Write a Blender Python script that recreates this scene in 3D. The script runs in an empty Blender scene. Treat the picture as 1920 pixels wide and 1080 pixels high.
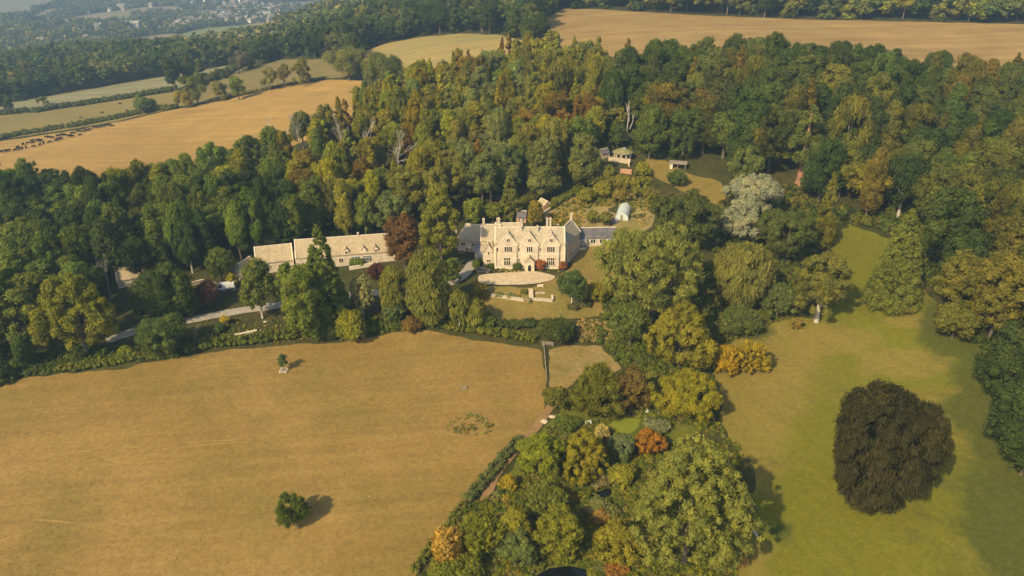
import bpy, math, random
import numpy as np
from mathutils import Vector, Matrix
from mathutils.geometry import delaunay_2d_cdt

SC = bpy.context.scene
COL = SC.collection
R = math.radians
rng = np.random.default_rng(7)
random.seed(7)

# ------------------------------------------------------------------ camera
CAM_H, PITCH, FPX = 98.0, R(26.2), 1400.0          # height over the manor forecourt, tilt, focal length in photo pixels
cam = bpy.data.cameras.new('camera')
cam.sensor_width = 36.0
cam.lens = 36.0 * FPX / 1920.0
cam.clip_start, cam.clip_end = 1.0, 20000.0
camo = bpy.data.objects.new('camera', cam)
camo.location = (0, 0, CAM_H)
camo.rotation_euler = (math.pi / 2 - PITCH, 0, 0)
COL.objects.link(camo)
SC.camera = camo

# ------------------------------------------------------------------ light
SUN_EL, SUN_AZ = R(38), (0.64, 0.768)               # light travels towards +x +y (away from the camera, to the right)
world = bpy.data.worlds.new('World')
SC.world = world
world.use_nodes = True
wn = world.node_tree.nodes; wl = world.node_tree.links
wn.clear()
wo = wn.new('ShaderNodeOutputWorld'); wb = wn.new('ShaderNodeBackground'); ws = wn.new('ShaderNodeTexSky')
ws.sky_type = 'NISHITA'; ws.sun_disc = False
ws.sun_elevation = SUN_EL
ws.sun_rotation = math.atan2(-SUN_AZ[0], -SUN_AZ[1])
ws.air_density = 1.0; ws.dust_density = 2.0; ws.ozone_density = 1.0
wb.inputs[1].default_value = 0.135
wl.new(ws.outputs[0], wb.inputs[0]); wl.new(wb.outputs[0], wo.inputs[0])
sun = bpy.data.lights.new('sun', 'SUN')
sun.energy = 4.1; sun.angle = R(0.6); sun.color = (1.0, 0.83, 0.52)
suno = bpy.data.objects.new('sun', sun)
_d = Vector((SUN_AZ[0] * math.cos(SUN_EL), SUN_AZ[1] * math.cos(SUN_EL), -math.sin(SUN_EL)))
suno.rotation_euler = _d.to_track_quat('-Z', 'Y').to_euler()
suno.location = (-80, -100, 200)
COL.objects.link(suno)
vs = SC.view_settings
vs.view_transform = 'Standard'; vs.look = 'None'; vs.gamma = 1.0; vs.use_curve_mapping = False
vs.exposure = 0.27
SC.cycles.max_bounces = 5; SC.cycles.diffuse_bounces = 3; SC.cycles.transmission_bounces = 3
SC.cycles.volume_bounces = 0; SC.cycles.transparent_max_bounces = 4
SC.cycles.use_denoising = True

# ------------------------------------------------------------------ projection and terrain
_cp, _sp = math.cos(PITCH), math.sin(PITCH)
def ray(px, py):
    px = np.asarray(px, float); py = np.asarray(py, float)
    sx = (px - 960) / FPX; sy = (py - 540) / FPX
    return np.stack([sx, _cp - _sp * sy, -_sp - _cp * sy], -1)
def project(P):
    P = np.asarray(P, float)
    x, y, z = P[..., 0], P[..., 1], P[..., 2] - CAM_H
    d = y * _cp - z * _sp
    return 960 + FPX * x / d, 540 - FPX * (y * _sp + z * _cp) / d, d

CP = [  # what the ground does: photo pixel and height over the forecourt
 (300,1060,-13),(1000,1060,-15),(0,900,-9),(500,850,-9),(850,850,-10),(1000,640,-5.5),(650,640,-5),(300,685,-5),(0,722,-6),
 (1100,900,-13),(1180,800,-11),(1090,720,-8),(1400,1060,-12),(1700,920,-8),(1900,1060,-8),(1400,800,-9),(1600,650,-4),(1250,650,-6),
 (1590,500,2),(1560,410,5),(1900,640,3),(1450,560,-1),(1320,480,3),
 (993,503,0),(930,505,0),(1050,510,0),(960,533,0),(960,558,-2.2),(960,575,-3.2),(1080,560,-2.5),(700,620,-4.5),(850,560,-1.5),(725,492,0),(480,527,-1.5),(700,545,-1.5),
 (400,592,-3),(330,607,-3.4),(120,660,-5),(200,560,-3),(900,450,0.5),(1085,450,1.5),(1140,430,2.5),(1165,410,4),(1100,380,5.5),(1040,400,3.5),(1165,297,14),(1290,335,11),(1350,370,9),
 (1300,230,20),(1600,300,16),(1850,330,14),(700,350,6),(400,420,0),(100,450,-3),(900,250,17),(820,200,18),
 (650,165,8),(480,180,2),(300,230,-9),(100,260,-18),(0,335,-14),(200,320,-9),(0,215,-28),(200,200,-22),(420,130,-12),(250,150,-26),(560,135,4),
 (900,125,24),(800,90,22),(720,105,14),(860,66,24),(930,70,27),
 (1050,40,34),(1400,60,36),(1900,60,36),(1400,35,37),(1900,45,37),(1400,110,31),(1900,120,29),
 (100,140,-45),(0,130,-48),(300,90,-60),(480,100,-14),(420,60,-95),(100,80,-88),(60,50,-105),(250,40,-112),(450,30,-122),(100,12,-118),(600,14,-125),(340,8,-122),(505,66,-92),(560,42,-100),(610,26,-112),
]
CPW = [(-300,40,-14),(250,60,-4),(0,0,-17),(0,-200,-18),(-250,-200,-18),(250,-200,-6),(450,250,28),(700,500,42),(-700,150,-45),(-1500,600,-110),(1000,900,48),(1800,1800,60),
       (200,1000,44),(-100,900,34),(500,2500,40),(-200,2600,-90),(-2600,3600,-60),(0,4500,0),(3000,4500,60),(-4000,3000,-40),(-5000,500,-60),(5000,1500,60),(0,7000,20),(-4500,5500,0),(4500,6000,60),(-3000,-300,-60),(3000,-300,30)]
_P = []
for x, y, z in CP:
    d = ray(x, y); t = (z - CAM_H) / d[2]
    _P.append((d[0] * t, d[1] * t, z))
_P = np.array(_P + CPW, float)
def _k(r2):
    return np.where(r2 > 1e-12, 0.5 * r2 * np.log(np.maximum(r2, 1e-12)), 0.0)
_S = 300.0
_C = _P[:, :2] / _S
def _tps():
    n = len(_C)
    D = ((_C[:, None] - _C[None]) ** 2).sum(-1)
    K = _k(D)
    near = np.linalg.norm(_P[:, :2], axis=1)
    K = K + np.diag(0.0004 + 0.00000002 * near ** 2)
    A = np.zeros((n + 3, n + 3)); A[:n, :n] = K
    A[:n, n] = 1; A[:n, n + 1:] = _C; A[n, :n] = 1; A[n + 1:, :n] = _C.T
    b = np.zeros(n + 3); b[:n] = _P[:, 2]
    return np.linalg.solve(A, b)
_W = _tps()
FLAT = []           # (x, y, radius_in, radius_out, z): pads for buildings and ponds
def height(x, y):
    x = np.asarray(x, float); y = np.asarray(y, float)
    sh = x.shape; X = np.stack([x.ravel(), y.ravel()], -1) / _S
    out = np.empty(len(X))
    for i in range(0, len(X), 20000):
        c = X[i:i + 20000]
        D = ((c[:, None] - _C[None]) ** 2).sum(-1)
        out[i:i + 20000] = _k(D) @ _W[:-3] + _W[-3] + c @ _W[-2:]
    out = np.clip(out, -140, 90)
    xr, yr = x.ravel(), y.ravel()
    for fx, fy, r0, r1, fz in FLAT:
        d = np.hypot(xr - fx, yr - fy)
        m = np.clip((r1 - d) / (r1 - r0), 0, 1); m = m * m * (3 - 2 * m)
        out = out * (1 - m) + fz * m
    return out.reshape(sh)
# a height raster in log-polar form makes look-ups cheap
class HGrid:
    def __init__(s):
        s.r = np.exp(np.linspace(math.log(15), math.log(9000), 520)); s.t = np.linspace(-math.pi, math.pi, 1441)
        T, RR = np.meshgrid(s.t, s.r)
        s.z = height(RR * np.sin(T), RR * np.cos(T))
    def __call__(s, x, y):
        x = np.asarray(x, float); y = np.asarray(y, float)
        r = np.clip(np.hypot(x, y), 15.01, 8999); t = np.arctan2(x, y)
        fr = (np.log(r) - math.log(15)) / (math.log(9000) - math.log(15)) * 519
        ft = (t + math.pi) / (2 * math.pi) * 1440
        i = np.clip(fr.astype(int), 0, 518); j = np.clip(ft.astype(int), 0, 1439); a = fr - i; b = ft - j
        z = s.z
        return (z[i, j] * (1 - a) + z[i + 1, j] * a) * (1 - b) + (z[i, j + 1] * (1 - a) + z[i + 1, j + 1] * a) * b
def hit_plane(px, py, z=0.0):
    d = ray(px, py); t = (z - CAM_H) / d[..., 2]
    return d[..., 0] * t, d[..., 1] * t
# pads
MX, MY = [float(v) for v in hit_plane(993, 503, 0)]
FLAT.append((MX, MY + 4, 14, 26, 0.0))
for px, py, z, r0, r1 in ((1170,795,-11,4.5,9),(1127,925,-13.6,2.5,6),(1055,1072,-15.2,5,9),(1165,296,14,4,9),(1168,408,4,4,9)):
    fx, fy = hit_plane(px, py, z); FLAT.append((float(fx), float(fy), r0, r1, z))
H = HGrid()
def unproj(px, py, lift=0.0):
    """where the sight line through a photo pixel meets the ground (or the ground raised by lift)"""
    px = np.atleast_1d(np.asarray(px, float)); py = np.atleast_1d(np.asarray(py, float))
    lift = np.broadcast_to(np.asarray(lift, float), px.shape)
    d = ray(px, py)
    ts = np.exp(np.linspace(math.log(40), math.log(7000), 700))
    lo = np.full(px.shape, 40.0); hi = np.full(px.shape, 7000.0); found = np.zeros(px.shape, bool)
    for k in range(1, len(ts)):
        t = ts[k]
        below = (CAM_H + d[:, 2] * t) < H(d[:, 0] * t, d[:, 1] * t) + lift
        new = below & ~found
        lo[new] = ts[k - 1]; hi[new] = t; found |= new
        if found.all(): break
    for _ in range(14):
        m = 0.5 * (lo + hi)
        below = (CAM_H + d[:, 2] * m) < H(d[:, 0] * m, d[:, 1] * m) + lift
        hi = np.where(below, m, hi); lo = np.where(below, lo, m)
    X, Y = d[:, 0] * hi, d[:, 1] * hi
    return np.stack([X, Y, H(X, Y)], -1)
def gp(px, py):
    return unproj([px], [py])[0]
def inside(px, py, poly):
    px = np.asarray(px, float); py = np.asarray(py, float)
    r = np.zeros(px.shape, bool); n = len(poly); j = n - 1
    for i in range(n):
        xi, yi = poly[i]; xj, yj = poly[j]
        if yi != yj:
            r ^= ((yi > py) != (yj > py)) & (px < (xj - xi) * (py - yi) / (yj - yi) + xi)
        j = i
    return r
# ------------------------------------------------------------------ materials
MATS = {}
def new_mat(name):
    m = bpy.data.materials.new(name); m.use_nodes = True
    nt = m.node_tree; nt.nodes.clear()
    out = nt.nodes.new('ShaderNodeOutputMaterial')
    MATS[name] = m
    return m, nt.nodes, nt.links, out
def _noise(n, l, coord, scale, detail=4, rough=0.55, dist=0.0):
    t = n.new('ShaderNodeTexNoise'); t.inputs['Scale'].default_value = scale
    t.inputs['Detail'].default_value = detail; t.inputs['Roughness'].default_value = rough; t.inputs['Distortion'].default_value = dist
    l.new(coord, t.inputs['Vector']); return t
def _ramp(n, l, fac, stops):
    r = n.new('ShaderNodeValToRGB'); e = r.color_ramp.elements
    while len(e) < len(stops): e.new(0.5)
    for k, (p, c) in enumerate(stops):
        e[k].position = p; e[k].color = (c[0], c[1], c[2], 1) if not isinstance(c, (int, float)) else (c, c, c, 1)
    l.new(fac, r.inputs[0]); return r
def _mix(n, l, fac, a, b, mode='MIX'):
    m = n.new('ShaderNodeMix'); m.data_type = 'RGBA'; m.blend_type = mode
    if isinstance(fac, (int, float)): m.inputs[0].default_value = fac
    else: l.new(fac, m.inputs[0])
    for s, v in ((6, a), (7, b)):
        if isinstance(v, tuple): m.inputs[s].default_value = (v[0], v[1], v[2], 1)
        else: l.new(v, m.inputs[s])
    return m.outputs[2]
def _vec(n, l, sock, scale, rot=0.0):
    mp = n.new('ShaderNodeMapping'); mp.inputs['Scale'].default_value = scale; mp.inputs['Rotation'].default_value = (0, 0, rot)
    l.new(sock, mp.inputs[0]); return mp.outputs[0]
def _geo(n):
    return n.new('ShaderNodeNewGeometry').outputs['Position']
def _bump(n, l, h, s, d=0.3):
    b = n.new('ShaderNodeBump'); b.inputs['Strength'].default_value = s; b.inputs['Distance'].default_value = d
    l.new(h, b.inputs['Height']); return b.outputs[0]
def _bsdf(n, l, out, col, rough=0.85, normal=None, spec=0.2, metal=0.0):
    b = n.new('ShaderNodeBsdfPrincipled')
    if isinstance(col, tuple): b.inputs['Base Color'].default_value = (*col[:3], 1)
    else: l.new(col, b.inputs['Base Color'])
    b.inputs['Roughness'].default_value = rough; b.inputs['Specular IOR Level'].default_value = spec; b.inputs['Metallic'].default_value = metal
    if normal is not None: l.new(normal, b.inputs['Normal'])
    l.new(b.outputs[0], out.inputs[0]); return b

def ground_mat(name, c1, c2, c3, big=0.02, mid=0.12, streak=None, fleck=0.0, wide=0.5, bump=0.5, attrs=()):
    """c1/c2 wide patches, c3 fine tufts; streak = (angle, scale across, strength) for mowing or tramlines"""
    m, n, l, out = new_mat(name)
    p = _geo(n)
    a = _noise(n, l, p, big, 5, 0.6, 0.6); b = _noise(n, l, p, mid, 5, 0.65); c = _noise(n, l, p, 0.9, 4, 0.7); e = _noise(n, l, p, 3.2, 3, 0.6)
    f1 = _ramp(n, l, a.outputs[0], [(0.5 - 0.16 * wide * 2, 0.0), (0.5 + 0.16 * wide * 2, 1.0)])
    col = _mix(n, l, f1.outputs[0], c1, c2)
    f2 = _ramp(n, l, b.outputs[0], [(0.40, 0.0), (0.72, 0.75)])
    col = _mix(n, l, f2.outputs[0], col, c3)
    for an, ac, amt in attrs:      # other grass tones and painted-in shade, broken up by noise at the edge
        t = n.new('ShaderNodeAttribute'); t.attribute_name = an
        ad = n.new('ShaderNodeMath'); ad.operation = 'MULTIPLY_ADD'; l.new(b.outputs[0], ad.inputs[0]); ad.inputs[1].default_value = 1.25; l.new(t.outputs['Fac'], ad.inputs[2])
        fa = _ramp(n, l, ad.outputs[0], [(0.72, 0.0), (1.45, amt)])
        col = _mix(n, l, fa.outputs[0], col, ac)
    f3 = _ramp(n, l, c.outputs[0], [(0.36, (0.84,) * 3), (0.66, (1.12,) * 3)])
    col = _mix(n, l, 1.0, col, f3.outputs[0], 'MULTIPLY')
    f4 = _ramp(n, l, e.outputs[0], [(0.3, (0.84,) * 3), (0.7, (1.13,) * 3)])
    col = _mix(n, l, 1.0, col, f4.outputs[0], 'MULTIPLY')
    if streak:
        s = _noise(n, l, _vec(n, l, _vec(n, l, p, (1, 1, 1), streak[0]), (streak[1] * 0.05, streak[1], 0.0)), 1.0, 3, 0.6)
        f5 = _ramp(n, l, s.outputs[0], [(0.35, (1 - streak[2],) * 3), (0.65, (1 + streak[2],) * 3)])
        col = _mix(n, l, 1.0, col, f5.outputs[0], 'MULTIPLY')
    if fleck:
        v = n.new('ShaderNodeTexVoronoi'); v.inputs['Scale'].default_value = 0.22; l.new(p, v.inputs['Vector'])
        f6 = _ramp(n, l, v.outputs['Distance'], [(fleck, 1.0), (fleck + 0.012, 0.0)])
        col = _mix(n, l, f6.outputs[0], col, (0.62, 0.52, 0.38))
    _bsdf(n, l, out, col, 0.95, _bump(n, l, c.outputs[0], bump, 0.35), 0.08)
    return m
G_PAST = ground_mat('dry_pasture_grass', (0.325, 0.200, 0.056), (0.262, 0.166, 0.040), (0.205, 0.152, 0.034), 0.018, 0.07, streak=(R(-8), 0.35, 0.08), fleck=0.020, bump=0.35, wide=0.33)
G_LAWN = ground_mat('parched_green_lawn', (0.150, 0.144, 0.014), (0.225, 0.172, 0.030), (0.115, 0.120, 0.014), 0.020, 0.08, streak=(R(60), 0.3, 0.05), fleck=0.018, bump=0.35, attrs=(('lush', (0.165, 0.158, 0.013), 0.9), ('dry', (0.255, 0.185, 0.042), 0.65), ('rough', (0.062, 0.076, 0.014), 0.75)))  # the 'rough' tint is shade put into the grass colour
G_WEED = ground_mat('rough_green_ground', (0.085, 0.105, 0.014), (0.12, 0.13, 0.018), (0.06, 0.08, 0.012), 0.05, 0.3)
G_LUSH = ground_mat('lush_yellow_green_lawn', (0.20, 0.205, 0.012), (0.23, 0.205, 0.018), (0.16, 0.17, 0.014), 0.03, 0.12)
G_GGRASS = ground_mat('pond_garden_grass', (0.115, 0.130, 0.014), (0.155, 0.150, 0.022), (0.075, 0.095, 0.012), 0.06, 0.25)
G_SOIL = ground_mat('woodland_floor', (0.06, 0.06, 0.016), (0.10, 0.085, 0.022), (0.035, 0.04, 0.012), 0.04, 0.3)
G_STUB = ground_mat('golden_stubble', (0.47, 0.285, 0.08), (0.34, 0.215, 0.06), (0.30, 0.185, 0.05), 0.010, 0.05, streak=(R(24), 0.25, 0.10), bump=0.3)
G_HILL = ground_mat('tan_hill_stubble', (0.42, 0.26, 0.085), (0.33, 0.225, 0.075), (0.28, 0.17, 0.05), 0.008, 0.05, streak=(R(-6), 0.12, 0.14), bump=0.3)
G_MIDF = ground_mat('pale_hill_grass', (0.44, 0.28, 0.09), (0.33, 0.27, 0.085), (0.30, 0.25, 0.08), 0.012, 0.05, streak=(R(8), 0.15, 0.12), bump=0.3)
G_OLIV = ground_mat('grazed_olive_grass', (0.24, 0.19, 0.055), (0.29, 0.21, 0.065), (0.20, 0.17, 0.05), 0.010, 0.05, bump=0.3)
G_GREY = ground_mat('pale_grey_stubble', (0.30, 0.27, 0.13), (0.25, 0.225, 0.105), (0.21, 0.18, 0.08), 0.008, 0.05, streak=(R(24), 0.15, 0.16), bump=0.3)
G_BROWN = ground_mat('brown_green_grass', (0.22, 0.19, 0.06), (0.27, 0.18, 0.06), (0.16, 0.14, 0.045), 0.02, 0.06, bump=0.3)
G_PADD = ground_mat('worn_paddock_grass', (0.31, 0.20, 0.06), (0.21, 0.16, 0.04), (0.38, 0.26, 0.11), 0.06, 0.2)
G_GLADE = ground_mat('olive_glade_grass', (0.23, 0.17, 0.035), (0.30, 0.20, 0.055), (0.17, 0.14, 0.025), 0.06, 0.2)
G_GARD = ground_mat('dry_garden_lawn', (0.31, 0.195, 0.055), (0.22, 0.175, 0.038), (0.17, 0.15, 0.03), 0.06, 0.2)
G_BEDS = ground_mat('dry_kitchen_garden_soil', (0.36, 0.25, 0.11), (0.26, 0.20, 0.06), (0.17, 0.17, 0.035), 0.09, 0.35)
G_GRAV = ground_mat('pale_gravel', (0.66, 0.52, 0.32), (0.58, 0.45, 0.27), (0.50, 0.38, 0.22), 0.08, 0.5, bump=0.2)
G_DRIVE = ground_mat('grey_drive_chippings', (0.40, 0.35, 0.25), (0.34, 0.29, 0.21), (0.46, 0.40, 0.30), 0.08, 0.5, bump=0.2)
G_WTRACK = ground_mat('worn_pale_grass', (0.37, 0.245, 0.075), (0.31, 0.195, 0.05), (0.26, 0.17, 0.04), 0.1, 0.35, bump=0.2)
G_TRACK = ground_mat('trodden_earth_track', (0.34, 0.20, 0.085), (0.27, 0.165, 0.06), (0.22, 0.15, 0.05), 0.08, 0.4, bump=0.3)
G_FGREEN = ground_mat('distant_green_pasture', (0.24, 0.26, 0.075), (0.20, 0.225, 0.065), (0.27, 0.26, 0.085), 0.006, 0.02, bump=0.1)
G_FTAN = ground_mat('distant_tan_field', (0.36, 0.26, 0.13), (0.30, 0.22, 0.11), (0.26, 0.21, 0.10), 0.006, 0.02, bump=0.1)
G_FGREY = ground_mat('distant_grey_field', (0.26, 0.24, 0.15), (0.23, 0.215, 0.13), (0.21, 0.20, 0.12), 0.006, 0.02, bump=0.1)

def leaf_mat(name, attr):
    m, n, l, out = new_mat(name)
    if attr:
        a = n.new('ShaderNodeAttribute'); a.attribute_name = 'tint'; base = a.outputs['Color']
    else:
        base = n.new('ShaderNodeObjectInfo').outputs['Color']
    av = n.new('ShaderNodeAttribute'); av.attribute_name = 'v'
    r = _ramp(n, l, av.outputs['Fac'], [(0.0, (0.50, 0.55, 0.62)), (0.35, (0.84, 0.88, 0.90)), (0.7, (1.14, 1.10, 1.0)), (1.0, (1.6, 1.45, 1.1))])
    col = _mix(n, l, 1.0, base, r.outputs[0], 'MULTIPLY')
    d = n.new('ShaderNodeBsdfDiffuse'); t = n.new('ShaderNodeBsdfTranslucent'); g = n.new('ShaderNodeBsdfGlossy')
    g.inputs['Roughness'].default_value = 0.55; g.inputs['Color'].default_value = (0.5, 0.5, 0.45, 1)
    mx = n.new('ShaderNodeMixShader'); mx.inputs[0].default_value = 0.28
    mg = n.new('ShaderNodeMixShader'); mg.inputs[0].default_value = 0.008
    l.new(col, d.inputs[0])
    l.new(_mix(n, l, 1.0, col, (1.15, 1.1, 0.55), 'MULTIPLY'), t.inputs[0])
    l.new(d.outputs[0], mx.inputs[1]); l.new(t.outputs[0], mx.inputs[2])
    l.new(mx.outputs[0], mg.inputs[1]); l.new(g.outputs[0], mg.inputs[2]); l.new(mg.outputs[0], out.inputs[0])
    return m
LEAF, LEAFA = leaf_mat('foliage', False), leaf_mat('foliage_mass', True)
def simple(name, c1, c2, scale=1.5, rough=0.85, bump=0.3, spec=0.2, stretch=(1, 1, 1), metal=0.0):
    m, n, l, out = new_mat(name)
    tc = n.new('ShaderNodeTexCoord').outputs['Object']
    t = _noise(n, l, _vec(n, l, tc, stretch), scale, 5, 0.65)
    r = _ramp(n, l, t.outputs[0], [(0.32, c1), (0.68, c2)])
    _bsdf(n, l, out, r.outputs[0], rough, _bump(n, l, t.outputs[0], bump, 0.05), spec, metal)
    return m
def stone_wall_mat(name, c1, c2, mortar):
    m, n, l, out = new_mat(name)
    tc = n.new('ShaderNodeTexCoord').outputs['Object']
    cx = n.new('ShaderNodeSeparateXYZ'); l.new(tc, cx.inputs[0])
    ad = n.new('ShaderNodeMath'); ad.operation = 'ADD'; l.new(cx.outputs[0], ad.inputs[0]); l.new(cx.outputs[1], ad.inputs[1])
    cb = n.new('ShaderNodeCombineXYZ'); l.new(ad.outputs[0], cb.inputs[0]); l.new(cx.outputs[2], cb.inputs[1])
    b = n.new('ShaderNodeTexBrick'); b.inputs['Scale'].default_value = 1.0; b.inputs['Brick Width'].default_value = 0.55
    b.inputs['Row Height'].default_value = 0.2; b.inputs['Mortar Size'].default_value = 0.012
    b.inputs['Color1'].default_value = (*c1, 1); b.inputs['Color2'].default_value = (*c2, 1); b.inputs['Mortar'].default_value = (*mortar, 1)
    l.new(cb.outputs[0], b.inputs['Vector'])
    t = _noise(n, l, tc, 0.7, 5, 0.7); r = _ramp(n, l, t.outputs[0], [(0.3, (0.68, 0.66, 0.62)), (0.7, (1.1, 1.1, 1.1))])
    col = _mix(n, l, 1.0, b.outputs[0], r.outputs[0], 'MULTIPLY')
    _bsdf(n, l, out, col, 0.9, _bump(n, l, b.outputs['Fac'], 0.3, 0.02), 0.1)
    return m
def roof_mat(name, c1, c2, c3, rough=0.85):
    """stone or slate courses: rows follow the height, joints run up the slope"""
    m, n, l, out = new_mat(name)
    tc = n.new('ShaderNodeTexCoord').outputs['Object']
    cx = n.new('ShaderNodeSeparateXYZ'); l.new(tc, cx.inputs[0])
    ad = n.new('ShaderNodeMath'); ad.operation = 'ADD'; l.new(cx.outputs[0], ad.inputs[0]); l.new(cx.outputs[1], ad.inputs[1])
    cb = n.new('ShaderNodeCombineXYZ'); l.new(ad.outputs[0], cb.inputs[0]); l.new(cx.outputs[2], cb.inputs[1])
    b = n.new('ShaderNodeTexBrick'); b.inputs['Scale'].default_value = 1.0; b.inputs['Brick Width'].default_value = 0.45
    b.inputs['Row Height'].default_value = 0.24; b.inputs['Mortar Size'].default_value = 0.02
    b.inputs['Color1'].default_value = (*c1, 1); b.inputs['Color2'].default_value = (*c2, 1); b.inputs['Mortar'].default_value = (*[v * 0.5 for v in c1], 1)
    l.new(cb.outputs[0], b.inputs['Vector'])
    t = _noise(n, l, tc, 0.35, 5, 0.7, 0.5); r = _ramp(n, l, t.outputs[0], [(0.35, 0.0), (0.7, 0.85)])
    col = _mix(n, l, r.outputs[0], b.outputs[0], c3)
    t2 = _noise(n, l, _vec(n, l, tc, (2.4, 2.4, 0.25)), 1.0, 3, 0.6); r2 = _ramp(n, l, t2.outputs[0], [(0.3, (0.8,) * 3), (0.7, (1.15,) * 3)])
    col = _mix(n, l, 1.0, col, r2.outputs[0], 'MULTIPLY')
    _bsdf(n, l, out, col, rough, _bump(n, l, b.outputs['Fac'], 0.4, 0.03), 0.15)
    return m
M_WALL = stone_wall_mat('honey_limestone', (0.78, 0.65, 0.47), (0.71, 0.58, 0.41), (0.60, 0.50, 0.36))
M_TRIM = simple('dressed_limestone', (0.76, 0.62, 0.42), (0.84, 0.71, 0.50), 2.0)
M_PALEST = simple('lichened_stone', (0.48, 0.39, 0.26), (0.66, 0.55, 0.38), 2.0)
M_ROOF = roof_mat('stone_tile_roof', (0.60, 0.48, 0.31), (0.52, 0.42, 0.27), (0.36, 0.31, 0.20))
M_ROOF2 = roof_mat('weathered_stone_tile_roof', (0.62, 0.47, 0.28), (0.52, 0.40, 0.23), (0.36, 0.29, 0.16))
M_SLATE = roof_mat('blue_grey_slate', (0.10, 0.095, 0.10), (0.15, 0.14, 0.14), (0.22, 0.20, 0.19), 0.5)
M_LEAD = simple('lead_sheet', (0.20, 0.20, 0.22), (0.28, 0.28, 0.29), 1.0, 0.5)
M_BRICK = simple('pink_brick', (0.48, 0.24, 0.13), (0.58, 0.33, 0.20), 5.0)
M_DRYST = simple('dry_stone', (0.42, 0.32, 0.20), (0.68, 0.55, 0.36), 2.5)
M_WOOD = simple('grey_timber', (0.24, 0.19, 0.13), (0.36, 0.30, 0.22), 4.0)
M_OAK = simple('brown_timber', (0.16, 0.09, 0.045), (0.24, 0.14, 0.07), 4.0)
M_WHITE = simple('white_paint', (0.74, 0.71, 0.64), (0.82, 0.80, 0.74), 3.0, 0.5)
M_BARK = simple('brown_bark', (0.10, 0.075, 0.05), (0.20, 0.155, 0.11), 3.0, stretch=(1, 1, 0.2))
M_PALEBARK = simple('pale_bark', (0.42, 0.36, 0.27), (0.60, 0.53, 0.42), 3.0, stretch=(1, 1, 0.3))
M_REDBARK = simple('red_bark', (0.30, 0.14, 0.08), (0.42, 0.22, 0.13), 2.0, stretch=(1, 1, 0.15))
M_GREYBARK = simple('grey_dead_wood', (0.30, 0.26, 0.21), (0.44, 0.39, 0.32), 3.0, stretch=(1, 1, 0.3))
M_COW = simple('black_hide', (0.012, 0.011, 0.012), (0.03, 0.026, 0.024), 3.0, 0.7)
M_FLEECE = simple('dark_fleece', (0.05, 0.04, 0.03), (0.09, 0.07, 0.05), 5.0)
M_TYRE = simple('black_rubber', (0.015, 0.015, 0.015), (0.03, 0.03, 0.03), 5.0)
M_PLASTIC = simple('polythene_film', (0.55, 0.62, 0.54), (0.68, 0.73, 0.64), 1.2, 0.35, 0.1, 0.5)
M_MOSS = simple('mossy_turf_roof', (0.20, 0.19, 0.07), (0.34, 0.29, 0.14), 1.2)
M_BLUE = simple('pale_blue_door_paint', (0.30, 0.33, 0.36), (0.36, 0.39, 0.42), 2.0, 0.5)
M_TOWNW = simple('distant_render_wall', (0.36, 0.31, 0.25), (0.50, 0.43, 0.35), 0.2)
M_TOWNR = simple('distant_tile_roof', (0.22, 0.17, 0.13), (0.32, 0.25, 0.20), 0.2)
def glass(name, c, rough=0.12):
    m, n, l, out = new_mat(name); _bsdf(n, l, out, c, rough, None, 0.6); return m
M_GLASS = glass('dark_window_glass', (0.03, 0.027, 0.025))
M_DARK = glass('dark_opening', (0.012, 0.010, 0.009), 0.9)
M_CARGREY = glass('dark_grey_car_paint', (0.045, 0.05, 0.06), 0.3)
M_CARWHITE = glass('white_car_paint', (0.72, 0.70, 0.66), 0.3)
def water_mat(name, col, rough, alg=None):
    m, n, l, out = new_mat(name); p = _geo(n)
    t = _noise(n, l, p, 1.6, 3); c = col
    if alg:
        t2 = _noise(n, l, p, 0.5, 4, 0.7); r = _ramp(n, l, t2.outputs[0], [(0.35, col), (0.65, alg)]); c = r.outputs[0]
    _bsdf(n, l, out, c, rough, _bump(n, l, t.outputs[0], 0.08, 0.05), 0.5); return m
M_POND = water_mat('dark_pond_water', (0.008, 0.010, 0.010), 0.08)
M_ALGAE = water_mat('duckweed_pond', (0.18, 0.205, 0.008), 0.7, (0.23, 0.24, 0.015))

# ------------------------------------------------------------------ object helpers
_names = {}
def link_mesh(name, V, F, mats, parent=None, fm=None, smooth=False):
    me = bpy.data.meshes.new(name)
    me.from_pydata([tuple(v) for v in V], [], F)
    for m in (mats if isinstance(mats, (list, tuple)) else [mats]): me.materials.append(m)
    if fm: me.polygons.foreach_set('material_index', fm)
    if smooth: me.polygons.foreach_set('use_smooth', [True] * len(me.polygons))
    me.update()
    o = bpy.data.objects.new(name, me); COL.objects.link(o)
    if parent: o.parent = parent
    return o
def tag(o, label=None, cat=None, group=None, kind=None):
    if label: o['label'] = label
    if cat: o['category'] = cat
    if group: o['group'] = group
    if kind: o['kind'] = kind
    return o
def empty(name, loc, label, cat, rz=0.0, group=None):
    o = bpy.data.objects.new(name, None); COL.objects.link(o)
    o.empty_display_size = 0.5
    o.location = loc; o.rotation_euler = (0, 0, rz)
    return tag(o, label, cat, group)
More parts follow.
